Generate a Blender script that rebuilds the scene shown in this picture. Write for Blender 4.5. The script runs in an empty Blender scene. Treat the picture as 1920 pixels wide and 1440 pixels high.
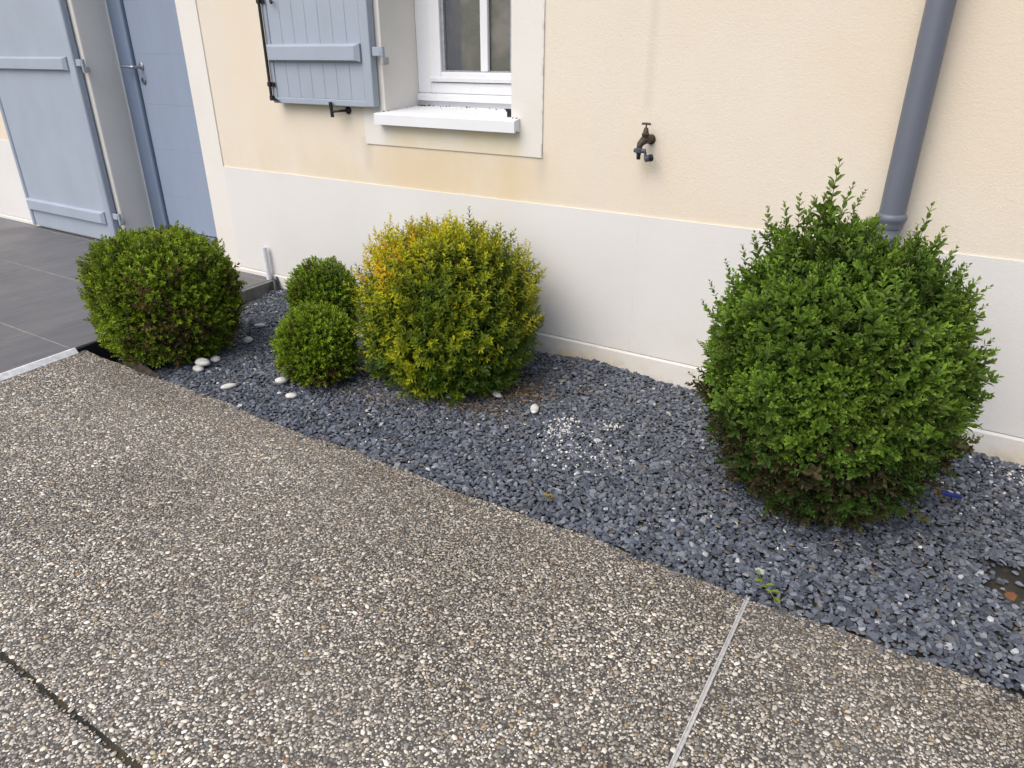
import bpy, bmesh, math, random
import numpy as np
from mathutils import Vector, Matrix

random.seed(11)
rng = np.random.default_rng(11)
SC = bpy.context.scene
COL = SC.collection
PI = math.pi

# ------------------------------------------------------------------ camera, sky, sun, exposure
CAM_H = 1.30
pitch, yaw, roll = math.radians(25.236), math.radians(-31.916), math.radians(-0.063)
cp, sp = math.cos(pitch), math.sin(pitch)
F = Vector((math.sin(yaw) * cp, math.cos(yaw) * cp, -sp))
Rt = Vector((math.cos(yaw), -math.sin(yaw), 0))
Dn = F.cross(Rt)
R2 = Rt * math.cos(roll) + Dn * math.sin(roll)
D2 = -Rt * math.sin(roll) + Dn * math.cos(roll)
cam = bpy.data.cameras.new('camera')
cam.sensor_width = 36
cam.lens = 36 * 1310.3 / 1920
cam.clip_start = 0.02
cam.clip_end = 2000
camo = bpy.data.objects.new('camera', cam)
COL.objects.link(camo)
Mx = Matrix((R2, -D2, -F)).transposed().to_4x4()
Mx.translation = (0, 0, CAM_H)
camo.matrix_world = Mx
SC.camera = camo

SUN_EL, SUN_AZ = math.radians(52), math.radians(197)     # azimuth clockwise from +y: front, a little left of the facade
world = bpy.data.worlds.new('World')
SC.world = world
world.use_nodes = True
wn = world.node_tree
bg = wn.nodes['Background']
sky = wn.nodes.new('ShaderNodeTexSky')
sky.sky_type = 'NISHITA'
sky.sun_disc = False
sky.sun_elevation = SUN_EL
sky.sun_rotation = SUN_AZ
sky.air_density = 1.0
sky.dust_density = 3.0
sky.ozone_density = 1.0
wn.links.new(sky.outputs[0], bg.inputs[0])
bg.inputs[1].default_value = 0.12
sl = bpy.data.lights.new('sun', 'SUN')
sl.energy = 1.45
sl.angle = math.radians(58)
sl.color = (1.0, 0.955, 0.885)
so = bpy.data.objects.new('sun', sl)
COL.objects.link(so)
sd = Vector((math.sin(SUN_AZ) * math.cos(SUN_EL), math.cos(SUN_AZ) * math.cos(SUN_EL), math.sin(SUN_EL)))
so.rotation_euler = sd.to_track_quat('Z', 'Y').to_euler()
so.location = (-3, -5, 9)
SC.view_settings.view_transform = 'Standard'
SC.view_settings.look = 'None'
SC.view_settings.exposure = 0.62
SC.view_settings.gamma = 1.0
SC.view_settings.use_curve_mapping = False
SC.render.engine = 'CYCLES'
SC.render.resolution_x = 1024
SC.render.resolution_y = 768

# ------------------------------------------------------------------ helpers
def pix(x, y, Y=None, z=None):
    """a point of the place seen at photo pixel (x, y): on the plane y=Y or at height z"""
    d = R2 * ((x - 960) / 1310.3) + D2 * ((y - 720) / 1310.3) + F
    t = Y / d.y if Y is not None else (z - CAM_H) / d.z
    return Vector((d.x * t, d.y * t, CAM_H + d.z * t))

def tag(o, label=None, cat=None, group=None, kind=None):
    if label: o['label'] = label
    if cat: o['category'] = cat
    if group: o['group'] = group
    if kind: o['kind'] = kind
    return o

def wloc(o):
    v = Vector((0, 0, 0))
    while o is not None:
        v += o.location
        o = o.parent
    return v

def empty(name, loc, parent=None):
    o = bpy.data.objects.new(name, None)
    o.empty_display_size = 0.1
    o.location = Vector(loc) - (wloc(parent) if parent else Vector((0, 0, 0)))
    o.parent = parent
    COL.objects.link(o)
    return o

def link_mesh(name, me, parent=None, origin=None):
    """mesh given in world coordinates; its origin moves to `origin` (or the parent's base)"""
    og = Vector(origin) if origin is not None else (wloc(parent) if parent else Vector((0, 0, 0)))
    if og.length > 0:
        me.transform(Matrix.Translation(-og))
    o = bpy.data.objects.new(name, me)
    COL.objects.link(o)
    o.parent = parent
    o.location = og - (wloc(parent) if parent else Vector((0, 0, 0)))
    return o

def obj(name, bm, mat, parent=None, origin=None, smooth=False):
    me = bpy.data.meshes.new(name)
    bmesh.ops.recalc_face_normals(bm, faces=bm.faces[:])
    if smooth:
        for f in bm.faces: f.smooth = True
        for e in bm.edges:
            if len(e.link_faces) == 2 and e.calc_face_angle(0) > math.radians(38): e.smooth = False
    bm.to_mesh(me)
    bm.free()
    me.materials.append(mat)
    return link_mesh(name, me, parent, origin)

def np_mesh(name, V, faces, mat, cols=None, parent=None, origin=None, smooth=False, mats=None):
    """V (n,3); faces list of (m,k) index arrays; cols (n,3) per-vertex colour"""
    me = bpy.data.meshes.new(name)
    faces = [f for f in faces if len(f)]
    nl = sum(f.size for f in faces); nf = sum(len(f) for f in faces)
    me.vertices.add(len(V)); me.loops.add(nl); me.polygons.add(nf)
    me.vertices.foreach_set('co', np.ascontiguousarray(V, dtype=np.float32).ravel())
    me.loops.foreach_set('vertex_index', np.concatenate([f.ravel() for f in faces]).astype(np.int32))
    tot = np.concatenate([np.full(len(f), f.shape[1], np.int32) for f in faces])
    me.polygons.foreach_set('loop_start', np.concatenate([[0], np.cumsum(tot)[:-1]]).astype(np.int32))
    me.polygons.foreach_set('loop_total', tot)
    me.polygons.foreach_set('use_smooth', np.full(nf, smooth))
    if cols is not None:
        a = me.color_attributes.new('Col', 'FLOAT_COLOR', 'POINT')
        c4 = np.ones((len(V), 4), np.float32); c4[:, :3] = cols
        a.data.foreach_set('color', c4.ravel())
    me.update(calc_edges=True)
    me.materials.append(mat)
    return link_mesh(name, me, parent, origin)

def box(bm, x0, x1, y0, y1, z0, z1, bev=0.0, seg=2):
    m = Matrix.Translation(((x0 + x1) / 2, (y0 + y1) / 2, (z0 + z1) / 2)) @ Matrix.Diagonal((x1 - x0, y1 - y0, z1 - z0, 1))
    r = bmesh.ops.create_cube(bm, size=1, matrix=m)
    if bev:
        es = list({e for v in r['verts'] for e in v.link_edges})
        bmesh.ops.bevel(bm, geom=es, offset=bev, segments=seg, profile=0.5, affect='EDGES')

def B(*a, **k):
    bm = bmesh.new(); box(bm, *a, **k); return bm

def tube(bm, pts, rad, n=10, cap=True):
    """tube along pts; rad a number or a list"""
    pts = [Vector(p) for p in pts]
    rings = []
    prev = None
    for i, p in enumerate(pts):
        t = (pts[min(i + 1, len(pts) - 1)] - pts[max(i - 1, 0)]).normalized()
        if prev is None:
            a = t.orthogonal().normalized()
        else:
            a = (prev - t * prev.dot(t)).normalized()
        prev = a
        b = t.cross(a)
        r = rad[i] if isinstance(rad, (list, tuple)) else rad
        rings.append([bm.verts.new(p + (a * math.cos(2 * PI * k / n) + b * math.sin(2 * PI * k / n)) * r) for k in range(n)])
    for A, C in zip(rings, rings[1:]):
        for k in range(n):
            bm.faces.new((A[k], A[(k + 1) % n], C[(k + 1) % n], C[k]))
    if cap:
        bm.faces.new(rings[0][::-1]); bm.faces.new(rings[-1])

def lathe(bm, prof, base, axis=(0, 0, 1), n=24):
    """prof: list of (radius, distance along axis)"""
    ax = Vector(axis).normalized(); base = Vector(base)
    a = ax.orthogonal().normalized(); b = ax.cross(a)
    rings = [[bm.verts.new(base + ax * h + (a * math.cos(2 * PI * k / n) + b * math.sin(2 * PI * k / n)) * max(r, 1e-4)) for k in range(n)] for r, h in prof]
    for A, C in zip(rings, rings[1:]):
        for k in range(n):
            bm.faces.new((A[k], A[(k + 1) % n], C[(k + 1) % n], C[k]))
    bm.faces.new(rings[0][::-1]); bm.faces.new(rings[-1])

def prism(bm, poly, axis, a0, a1):
    """poly of (u,v) extruded along 'x' (u=y,v=z)"""
    f = (lambda u, v, w: (w, u, v)) if axis == 'x' else ((lambda u, v, w: (u, w, v)) if axis == 'y' else (lambda u, v, w: (u, v, w)))
    A = [bm.verts.new(f(u, v, a0)) for u, v in poly]
    C = [bm.verts.new(f(u, v, a1)) for u, v in poly]
    n = len(poly)
    bm.faces.new(A[::-1]); bm.faces.new(C)
    for k in range(n):
        bm.faces.new((A[k], A[(k + 1) % n], C[(k + 1) % n], C[k]))

def snoise(P, freq, seed, octs=3):
    """smooth pseudo noise in about [-1,1] for an (n,3) array"""
    r = np.random.default_rng(seed)
    out = np.zeros(len(P)); amp = 1.0; tot = 0
    for o in range(octs):
        s = np.zeros(len(P))
        for k in range(5):
            d = r.normal(size=3); d /= np.linalg.norm(d)
            s += np.sin(P @ d * freq * r.uniform(.7, 1.4) * 2 * PI + r.uniform(0, 6.28))
        out += amp * s / 2.6; tot += amp; amp *= .5; freq *= 2
    return out / tot

def sstep(a, b, x):
    t = np.clip((x - a) / (b - a), 0, 1)
    return t * t * (3 - 2 * t)

# ------------------------------------------------------------------ materials
class N:
    """small node-graph helper"""
    def __init__(s, name):
        s.m = bpy.data.materials.new(name); s.m.use_nodes = True
        s.t = s.m.node_tree; s.b = s.t.nodes['Principled BSDF']; s.out = s.t.nodes['Material Output']
        s.pos = None
    def new(s, t, **k):
        n = s.t.nodes.new(t)
        for a, v in k.items(): setattr(n, a, v)
        return n
    def link(s, a, b): s.t.links.new(a, b)
    def set(s, sock, v):
        if isinstance(v, bpy.types.NodeSocket): s.link(v, sock)
        else: sock.default_value = v
    def P(s):
        if s.pos is None: s.pos = s.new('ShaderNodeNewGeometry').outputs['Position']
        return s.pos
    def xyz(s):
        n = s.new('ShaderNodeSeparateXYZ'); s.link(s.P(), n.inputs[0]); return n.outputs
    def math(s, op, a, b=0.0, clamp=False):
        n = s.new('ShaderNodeMath', operation=op, use_clamp=clamp); s.set(n.inputs[0], a); s.set(n.inputs[1], b); return n.outputs[0]
    def ramp(s, v, a, b, lo=0.0, hi=1.0):
        n = s.new('ShaderNodeMapRange', interpolation_type='SMOOTHSTEP')
        s.set(n.inputs[0], v); n.inputs[1].default_value = a; n.inputs[2].default_value = b
        n.inputs[3].default_value = lo; n.inputs[4].default_value = hi
        return n.outputs[0]
    def noise(s, scale, detail=4, rough=.55, stretch=None, vec=None):
        v = vec or s.P()
        if stretch:
            mp = s.new('ShaderNodeMapping'); s.link(v, mp.inputs[0]); mp.inputs['Scale'].default_value = stretch; v = mp.outputs[0]
        n = s.new('ShaderNodeTexNoise'); s.link(v, n.inputs['Vector'])
        n.inputs['Scale'].default_value = scale; n.inputs['Detail'].default_value = detail; n.inputs['Roughness'].default_value = rough
        return n.outputs[0]
    def voro(s, scale, feature='F1'):
        n = s.new('ShaderNodeTexVoronoi', feature=feature); s.link(s.P(), n.inputs['Vector']); n.inputs['Scale'].default_value = scale
        return n.outputs
    def mix(s, f, a, b, mode='MIX'):
        n = s.new('ShaderNodeMix', data_type='RGBA', blend_type=mode)
        s.set(n.inputs[0], f)
        for i, v in ((6, a), (7, b)):
            if isinstance(v, bpy.types.NodeSocket): s.link(v, n.inputs[i])
            else: n.inputs[i].default_value = (*v, 1)
        return n.outputs[2]
    def attr(s, name='Col'):
        n = s.new('ShaderNodeAttribute', attribute_name=name); return n.outputs['Color']
    def bump(s, h, strength=.3, dist=.005):
        n = s.new('ShaderNodeBump'); s.link(h, n.inputs['Height']); n.inputs['Strength'].default_value = strength; n.inputs['Distance'].default_value = dist
        s.link(n.outputs[0], s.b.inputs['Normal'])
    def done(s, col=None, rough=.6, spec=.4, metal=0.0):
        if col is not None:
            if isinstance(col, bpy.types.NodeSocket): s.link(col, s.b.inputs['Base Color'])
            else: s.b.inputs['Base Color'].default_value = (*col, 1)
        s.set(s.b.inputs['Roughness'], rough); s.b.inputs['Specular IOR Level'].default_value = spec; s.b.inputs['Metallic'].default_value = metal
        return s.m

def m_beige():
    s = N('cream_render'); X = s.xyz()
    c = s.mix(s.ramp(s.noise(1.1, 5), .35, .68), (.745, .67, .56), (.735, .635, .505))
    # weather-washed paler, greyer vertical streaks
    st = s.noise(3.2, 4, .6, stretch=(1, 1, .12))
    c = s.mix(s.ramp(st, .5, .75, 0, .45), c, (.70, .65, .58))
    # cleaner, yellower render sheltered below the window and low on the wall
    lowz = s.ramp(X[2], .98, .74)
    under = s.math('MULTIPLY', s.ramp(X[0], -2.62, -2.3), s.ramp(X[0], -1.45, -1.75))
    n2 = s.noise(4, 4, .6, stretch=(1, 1, .5))
    y = s.math('MULTIPLY', under, s.ramp(X[2], 1.0, .8))
    y = s.math('MULTIPLY', y, s.ramp(n2, .3, .62, .35, 1))
    c = s.mix(y, c, (.70, .565, .38))
    left = s.math('MULTIPLY', s.ramp(X[0], -1.2, -2.2), lowz)
    c = s.mix(s.math('MULTIPLY', left, s.ramp(n2, .38, .6, .0, .55)), c, (.70, .585, .42))
    # drips from the two ends of the surround, the drip under the tap, the damp streak above it
    for x0, w, za, zb, col, k in ((-2.56, .05, .93, .7, (.40, .36, .30), .5), (-1.56, .05, .92, .72, (.48, .44, .37), .5),
                                  (-1.085, .035, .94, .78, (.58, .45, .24), .55), (-1.09, .03, 1.1, 1.6, (.50, .45, .38), .38)):
        d = s.math('ABSOLUTE', s.math('ADD', s.math('SUBTRACT', X[0], x0), s.math('MULTIPLY', s.math('SUBTRACT', st, .5), .05)))
        f = s.math('MULTIPLY', s.ramp(d, w, 0), s.ramp(X[2], zb, za) if zb < za else s.ramp(X[2], za - .03, za + .05))
        if zb < za: f = s.math('MULTIPLY', f, s.ramp(X[2], za + .01, za - .01))
        c = s.mix(s.math('MULTIPLY', f, s.ramp(n2, .3, .6, .3 * k, k)), c, col)
    # pinholes and flecks
    v = s.voro(36)
    c = s.mix(s.ramp(v[0], .05, .02, 0, .35), c, (.35, .30, .24))
    h = s.math('ADD', s.noise(260, 3, .6), s.math('MULTIPLY', s.noise(95, 3, .6), .6))
    s.bump(h, .45, .003)
    return s.done(c, .92, .15)

def m_white(name='white_render', base=(.715, .697, .667), stain=True):
    s = N(name); X = s.xyz()
    c = s.mix(s.ramp(s.noise(1.6, 5), .35, .7), base, tuple(v * .955 for v in base))
    st = s.noise(3.5, 4, .6, stretch=(1, 1, .1))
    c = s.mix(s.ramp(st, .52, .75, 0, .3), c, (.66, .63, .57))
    if stain:
        f = s.math('MULTIPLY', s.ramp(X[2], .12, .0), s.ramp(s.noise(6, 4), .42, .68, .1, .8))
        c = s.mix(f, c, (.70, .56, .34))
        f = s.math('MULTIPLY', s.ramp(X[2], .34, .0), s.ramp(s.noise(7, 6, .7), .50, .72, 0, .32))
        c = s.mix(f, c, (.50, .46, .39))
        f = s.math('MULTIPLY', s.ramp(X[2], .06, -.01), s.ramp(s.noise(14, 4), .4, .7, 0, .55))
        c = s.mix(f, c, (.42, .36, .27))
    h = s.math('ADD', s.noise(150, 3, .6), s.math('MULTIPLY', s.noise(30, 3, .55), .7))
    s.bump(h, .3, .003)
    return s.done(c, .88, .2)

def m_surround():
    s = N('cream_surround_render'); X = s.xyz()
    c = s.mix(s.ramp(s.noise(2.2, 5), .35, .7), (.745, .715, .67), (.715, .675, .615))
    sh = s.math('MULTIPLY', s.ramp(X[2], .99, .975), s.math('MULTIPLY', s.ramp(X[0], -2.5, -2.35), s.ramp(X[0], -1.62, -1.72)))
    n2 = s.noise(5, 4, .6)
    c = s.mix(s.math('MULTIPLY', sh, s.ramp(n2, .3, .7, .45, .95)), c, (.70, .60, .415))
    # patchy darker line along the right outer edge
    e = s.math('MULTIPLY', s.ramp(s.math('ABSOLUTE', s.math('SUBTRACT', X[0], -1.553)), .012, .0), s.ramp(s.noise(12, 4), .45, .65, 0, .6))
    c = s.mix(e, c, (.33, .29, .24))
    s.bump(s.math('ADD', s.noise(160, 3, .6), s.noise(34, 3)), .3, .003)
    return s.done(c, .88, .2)

def m_paint(name, base, var=.06, rough=.5, grain=None, dirt=.12):
    s = N(name)
    n = s.noise(3, 5, .6, stretch=grain)
    c = s.mix(s.ramp(n, .3, .72), base, tuple(v * (1 - var * 1.6) for v in base))
    c = s.mix(s.ramp(s.noise(9, 5, .65, stretch=(1, 1, .3)), .55, .8, 0, dirt), c, (.22, .20, .17))
    s.bump(s.noise(120, 3, .6, stretch=(1, 1, .08)), .12, .002)
    return s.done(c, s.ramp(s.noise(8, 3), .3, .7, rough - .06, rough + .08), .4)

def m_plain(name, col, rough=.5, spec=.4, metal=0.0, nscale=40, var=.25, bump=.15):
    s = N(name)
    c = s.mix(s.ramp(s.noise(nscale, 4), .3, .7), col, tuple(v * (1 - var) for v in col))
    s.bump(s.noise(nscale * 5, 3), bump, .002)
    return s.done(c, rough, spec, metal)

def m_attr(name, rough=.7, spec=.3, fine=300, bump=.25, speck=None):
    s = N(name)
    c = s.mix(s.ramp(s.noise(fine, 3, .6), .3, .7, 0, .5), s.attr(), (.5, .5, .5), 'SOFT_LIGHT')
    if speck: c = s.mix(s.ramp(s.noise(speck[0], 3), speck[1], speck[1] + .1, 0, speck[2]), c, speck[3])
    s.bump(s.noise(fine * .7, 3), bump, .002)
    return s.done(c, rough, spec)

def m_leaf(name, rough=.42, trans=.28):
    s = N(name)
    at = s.attr()
    c = s.mix(s.ramp(s.noise(90, 2), .3, .7, 0, .35), at, s.mix(1.0, at, (.62, .62, .5), 'MULTIPLY'))
    s.done(c, rough, .28)
    tr = s.new('ShaderNodeBsdfTranslucent'); s.link(s.mix(1.0, c, (1.0, 1.0, .45), 'MULTIPLY'), tr.inputs[0])
    mx = s.new('ShaderNodeMixShader'); mx.inputs[0].default_value = trans
    s.link(s.b.outputs[0], mx.inputs[1]); s.link(tr.outputs[0], mx.inputs[2]); s.link(mx.outputs[0], s.out.inputs[0])
    return s.m

def m_tile():
    s = N('slate_grey_tile')
    n = s.noise(3.0, 6, .65, stretch=(9, .7, 1))
    c = s.mix(s.ramp(n, .3, .7), (.150, .147, .155), (.112, .110, .117))
    c = s.mix(s.ramp(s.noise(6.0, 5, .7, stretch=(14, .5, 1)), .60, .74, 0, .5), c, (.19, .185, .19))
    c = s.mix(s.ramp(s.noise(1.3, 4), .45, .75, 0, .35), c, (.15, .135, .12))
    s.bump(s.noise(4, 6, .7, stretch=(20, 1, 1)), .18, .003)
    return s.done(c, s.ramp(s.noise(2.5, 4), .3, .7, .42, .62), .4)

def m_concrete():
    s = N('exposed_aggregate_matrix')
    n = s.noise(1.2, 5)
    c = s.mix(s.ramp(n, .35, .65), (.066, .058, .050), (.120, .110, .098))
    c = s.mix(s.ramp(s.noise(45, 4, .7), .4, .65, 0, .6), c, (.036, .031, .026))
    v = s.new('ShaderNodeTexVoronoi'); s.link(s.P(), v.inputs['Vector']); v.inputs['Scale'].default_value = 150
    sepc = s.new('ShaderNodeSeparateColor'); s.link(v.outputs['Color'], sepc.inputs[0])
    peb = s.mix(s.math('POWER', sepc.outputs[0], 1.6), (.13, .115, .097), (.66, .615, .54))
    peb = s.mix(s.ramp(sepc.outputs[1], .93, .95), peb, (.36, .26, .13))
    c = s.mix(s.ramp(v.outputs['Distance'], .50, .34, 0, .92), c, peb)
    s.bump(v.outputs['Distance'], .5, -.003)
    return s.done(c, .85, .25)

def m_soil():
    s = N('weed_fabric_and_soil')
    c = s.mix(s.ramp(s.noise(9, 5), .4, .65), (.030, .029, .027), (.065, .058, .040))
    c = s.mix(s.ramp(s.noise(30, 4), .55, .7, 0, .6), c, (.075, .07, .022))
    s.bump(s.noise(150, 3), .5, .004)
    return s.done(c, .9, .2)

def m_ground():
    s = N('lawn_ground')
    c = s.mix(s.ramp(s.noise(.8, 6), .3, .7), (.10, .13, .045), (.19, .17, .10))
    return s.done(c, .95, .1)

def m_glass():
    s = N('obscure_glass'); X = s.xyz()
    # rippled patterned glass: blurred reflections painted into its colour, darker at the left
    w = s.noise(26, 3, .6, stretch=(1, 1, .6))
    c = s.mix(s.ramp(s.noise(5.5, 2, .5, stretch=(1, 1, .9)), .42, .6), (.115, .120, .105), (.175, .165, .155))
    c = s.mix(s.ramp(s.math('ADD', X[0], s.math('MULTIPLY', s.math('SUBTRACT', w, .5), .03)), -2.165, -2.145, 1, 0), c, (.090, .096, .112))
    s.bump(w, .35, .006)
    s.done(c, .17, .5)
    s.b.inputs['Coat Weight'].default_value = .2
    return s.m

BEIGE, WHITE, SURR = m_beige(), m_white(), m_surround()
BLUE = m_paint('blue_grey_shutter_paint', (.35, .395, .465), .045, .5, (1.5, 1.5, .8), .07)
DOORB = m_paint('blue_grey_door_paint', (.265, .315, .415), .04, .42, (3, 3, .5), .06)
DOORF = m_paint('blue_grey_frame_paint', (.175, .225, .32), .05, .45, (3, 3, .5), .06)
PVC = m_paint('white_pvc', (.75, .76, .785), .03, .32, None, .05)
SILLM = m_paint('white_sill', (.76, .77, .79), .03, .6, None, .10)
BLACK = m_plain('black_metal', (.012, .012, .013), .45, .5)
STEEL = m_plain('brushed_steel', (.74, .73, .71), .35, .5, .35, 90, .25)
ALU = m_plain('painted_hinge_metal', (.40, .42, .44), .5)
PIPE = m_paint('slate_grey_pipe_paint', (.145, .158, .195), .07, .42, (8, 8, .4), .14)
BRASS = m_plain('weathered_brass', (.095, .072, .048), .55, .5, .55, 120, .45, .4)
GREYPL = m_plain('grey_plastic', (.075, .092, .12), .5)
TILE, CONC, SOIL, GROUND, GLASS = m_tile(), m_concrete(), m_soil(), m_ground(), m_glass()
GROUT = m_plain('pale_grout', (.36, .35, .34), .9, .2, 0, 20, .35)
NOSE = m_plain('white_edge_trim', (.86, .86, .86), .45)
CHIP = m_attr('slate_chips', .62, .35, 260, .35)
PEB = m_attr('concrete_pebbles', .6, .3, 400, .2, (60, .56, .35, (.11, .10, .085)))
STONE = m_plain('white_pebble_stone', (.66, .64, .60), .65, .3, 0, 45, .25, .3)
LEAF, LEAFY = m_leaf('boxwood_leaf', .40, .26), m_leaf('variegated_leaf', .45, .30)
BARK = m_plain('shrub_bark', (.13, .10, .065), .9, .15, 0, 70, .5, .5)
WOOD = m_plain('weathered_edging', (.135, .105, .085), .8, .25, 0, 25, .5, .5)
FABRIC = m_plain('black_weed_fabric', (.028, .028, .030), .85, .2, 0, 60, .4, .4)
DARK = m_plain('dark_room', (.10, .10, .10), .9)
ROOFM = m_plain('slate_roof', (.07, .075, .085), .7)
LITTER = m_attr('dry_leaves', .8, .2, 200, .2)
RUBBER = m_plain('dark_conduit', (.055, .055, .06), .6)
FOAM = m_plain('blue_foam', (.018, .035, .24), .7, .3)
ORANGE = m_plain('orange_tip', (.75, .16, .05), .6, .3)

# ------------------------------------------------------------------ setting: ground, driveway, terrace, gravel bed
YW = 2.74            # facade plane
YE = 1.555           # driveway / gravel edge
GROOVE_Y = 0.405
JOINT_X = -0.227
def zdrive(x): return .046 * sstep(-2.0, -3.25, x)
def terrace_x(y): return -3.41 + (YW - y) * .081          # right-hand edge of the terrace
TZ = .066
def yedge(x):
    return YE - .045 * sstep(-2.2, -3.3, x) + .006 * np.sin(x * 7.3 + .5) + .004 * np.sin(x * 19.1 + 2)

bm = bmesh.new()
g = 150
vs = [bm.verts.new(p) for p in ((-g, -g, -.20), (g, -g, -.20), (g, g, -.20), (-g, g, -.20))]
bm.faces.new(vs)
tag(obj('ground', bm, GROUND), kind='structure')

def strip(name, x0, x1, ylo, yhi, parent, mat, nx=140):
    """slab top following zdrive with sides"""
    xs = np.linspace(x0, x1, nx)
    V = []; 
    for x in xs:
        a = ylo(x); b = yhi(x); z = float(zdrive(x))
        V += [(x, a, -.15), (x, a, z - .004), (x, a + .004, z), (x, b - .006, z), (x, b, z - .006), (x, b, -.15)]
    F4 = []
    for i in range(nx - 1):
        for k in range(5):
            F4.append((i * 6 + k, (i + 1) * 6 + k, (i + 1) * 6 + k + 1, i * 6 + k + 1))
    return np_mesh(name, np.array(V), [np.array(F4)], mat, parent=parent)

def terrace_clip(x): return x
DX1 = 4.0
driveway = strip('driveway', -3.30, JOINT_X - .0056, lambda x: GROOVE_Y + .0065, lambda x: float(yedge(x)), None, CONC)
tag(driveway, kind='structure')
strip('slab', JOINT_X + .0056, DX1, lambda x: GROOVE_Y + .0065, lambda x: float(yedge(x)), driveway, CONC)
strip('slab', -3.18, JOINT_X - .0056, lambda x: -4.0, lambda x: GROOVE_Y - .0065, driveway, CONC)
strip('slab', JOINT_X + .0056, DX1, lambda x: -4.0, lambda x: GROOVE_Y - .0065, driveway, CONC)
obj('groove_filler', B(-3.2, DX1, GROOVE_Y - .012, GROOVE_Y + .012, -.15, -.004), SOIL, driveway)
# steel expansion joint: two ribs with a dark slot
bm = bmesh.new()
for sx in (-1, 1):
    xa = JOINT_X + sx * .0037
    box(bm, xa - .0017, xa + .0017, -4.0, YE - .004, -.1, .0035, .0008, 1)
box(bm, JOINT_X - .0019, JOINT_X + .0019, -4.0, YE - .006, -.1, .0005)
obj('expansion_joint', bm, STEEL, driveway)

# pebbles of the exposed aggregate (real half-buried stones, one mesh)
def scatter_disks(x0, x1, y0, y1, radii, ok, seed, tight=.86):
    r = random.Random(seed); cell = .008; grid = {}; out = []
    for rad in radii:
        x = r.uniform(x0, x1); y = r.uniform(y0, y1)
        if not ok(x, y): continue
        cx, cy = int(x / cell + 10000), int(y / cell + 10000); bad = False
        for i in (-1, 0, 1):
            for j in (-1, 0, 1):
                for (px, py, pr) in grid.get((cx + i, cy + j), ()):
                    dd = (rad + pr) * tight
                    if (px - x) ** 2 + (py - y) ** 2 < dd * dd: bad = True; break
                if bad: break
            if bad: break
        if bad: continue
        grid.setdefault((cx, cy), []).append((x, y, rad)); out.append((x, y, rad))
    return np.array(out)

def vis(x, y):
    """ground point inside (a margin round) the view"""
    v = Vector((x, y, -CAM_H)); c = v.dot(F)
    if c < .3: return False
    u, w = v.dot(R2) / c, v.dot(D2) / c
    e = max(abs(u) - .76, (abs(w) - .58) * 1.2)          # thins out beyond the view, where the material alone carries on
    return e < 0 or random.random() > e / .30
def ok_peb(x, y):
    if y > yedge(x) - .006 or abs(y - GROOVE_Y - .0012 * math.sin(x * 23)) < .002 + .006 * random.random() or abs(x - JOINT_X) < .0075: return False
    if x < terrace_x(y) + .029: return False
    return vis(x, y)
rads = sorted(np.clip(rng.lognormal(math.log(.00250), .43, 360000), .0017, .0078), reverse=True)
pk = scatter_disks(-3.35, 1.5, -.45, 1.56, rads, ok_peb, 3)
n = len(pk)
K = 5
ang = np.arange(K) * 2 * PI / K
asp = rng.uniform(1.0, 1.9, n); rot = rng.normal(.5, .9, n)
V = np.zeros((n, 2 * K + 1, 3))
jr = rng.uniform(.84, 1.14, (n, K))
for ring, (rr, hh) in enumerate(((1.0, -.10), (.72, .55))):
    cx = np.cos(ang)[None] * rr * jr * asp[:, None] ** .5; cy = np.sin(ang)[None] * rr * jr / asp[:, None] ** .5
    V[:, ring * K:(ring + 1) * K, 0] = cx; V[:, ring * K:(ring + 1) * K, 1] = cy; V[:, ring * K:(ring + 1) * K, 2] = hh
V[:, 2 * K, 2] = .72
ca, sa = np.cos(rot)[:, None], np.sin(rot)[:, None]
X = V[..., 0] * ca - V[..., 1] * sa; Yv = V[..., 0] * sa + V[..., 1] * ca
ht = rng.uniform(.28, .55, n)
V = np.stack([X * pk[:, 2:3] + pk[:, 0:1], Yv * pk[:, 2:3] + pk[:, 1:2], V[..., 2] * (pk[:, 2] * ht)[:, None] + zdrive(pk[:, 0])[:, None]], -1)
base = (np.arange(n) * (2 * K + 1))[:, None, None]
q = np.array([(k, (k + 1) % K, K + (k + 1) % K, K + k) for k in range(K)])[None] + base
t = np.array([(K + k, K + (k + 1) % K, 2 * K) for k in range(K)])[None] + base
pal = np.array([(.72, .67, .59), (.60, .55, .475), (.47, .43, .365), (.35, .318, .27), (.24, .217, .185), (.15, .138, .12), (.31, .225, .11), (.22, .15, .09), (.20, .205, .20), (.115, .12, .125)])
pw = np.array([.15, .14, .14, .14, .14, .15, .030, .024, .05, .04]); pw /= pw.sum()
pc = pal[rng.choice(len(pal), n, p=pw)] * rng.uniform(.82, 1.15, (n, 1))
P3 = np.c_[pk[:, :2], np.zeros(n)]
dirt = np.clip(.42 + .62 * snoise(P3, 1.6, 5, 4), 0, 1)[:, None] * .50      # lichen and dirt film lying in broad patches
far = (sstep(.6, 1.5, pk[:, 1]) * sstep(-.2, -1.6, pk[:, 0]))[:, None]
pc = pc * (1 - .28 * far) + np.array([.145, .122, .098]) * .28 * far        # browner and darker towards the far left, by the bed
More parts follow.
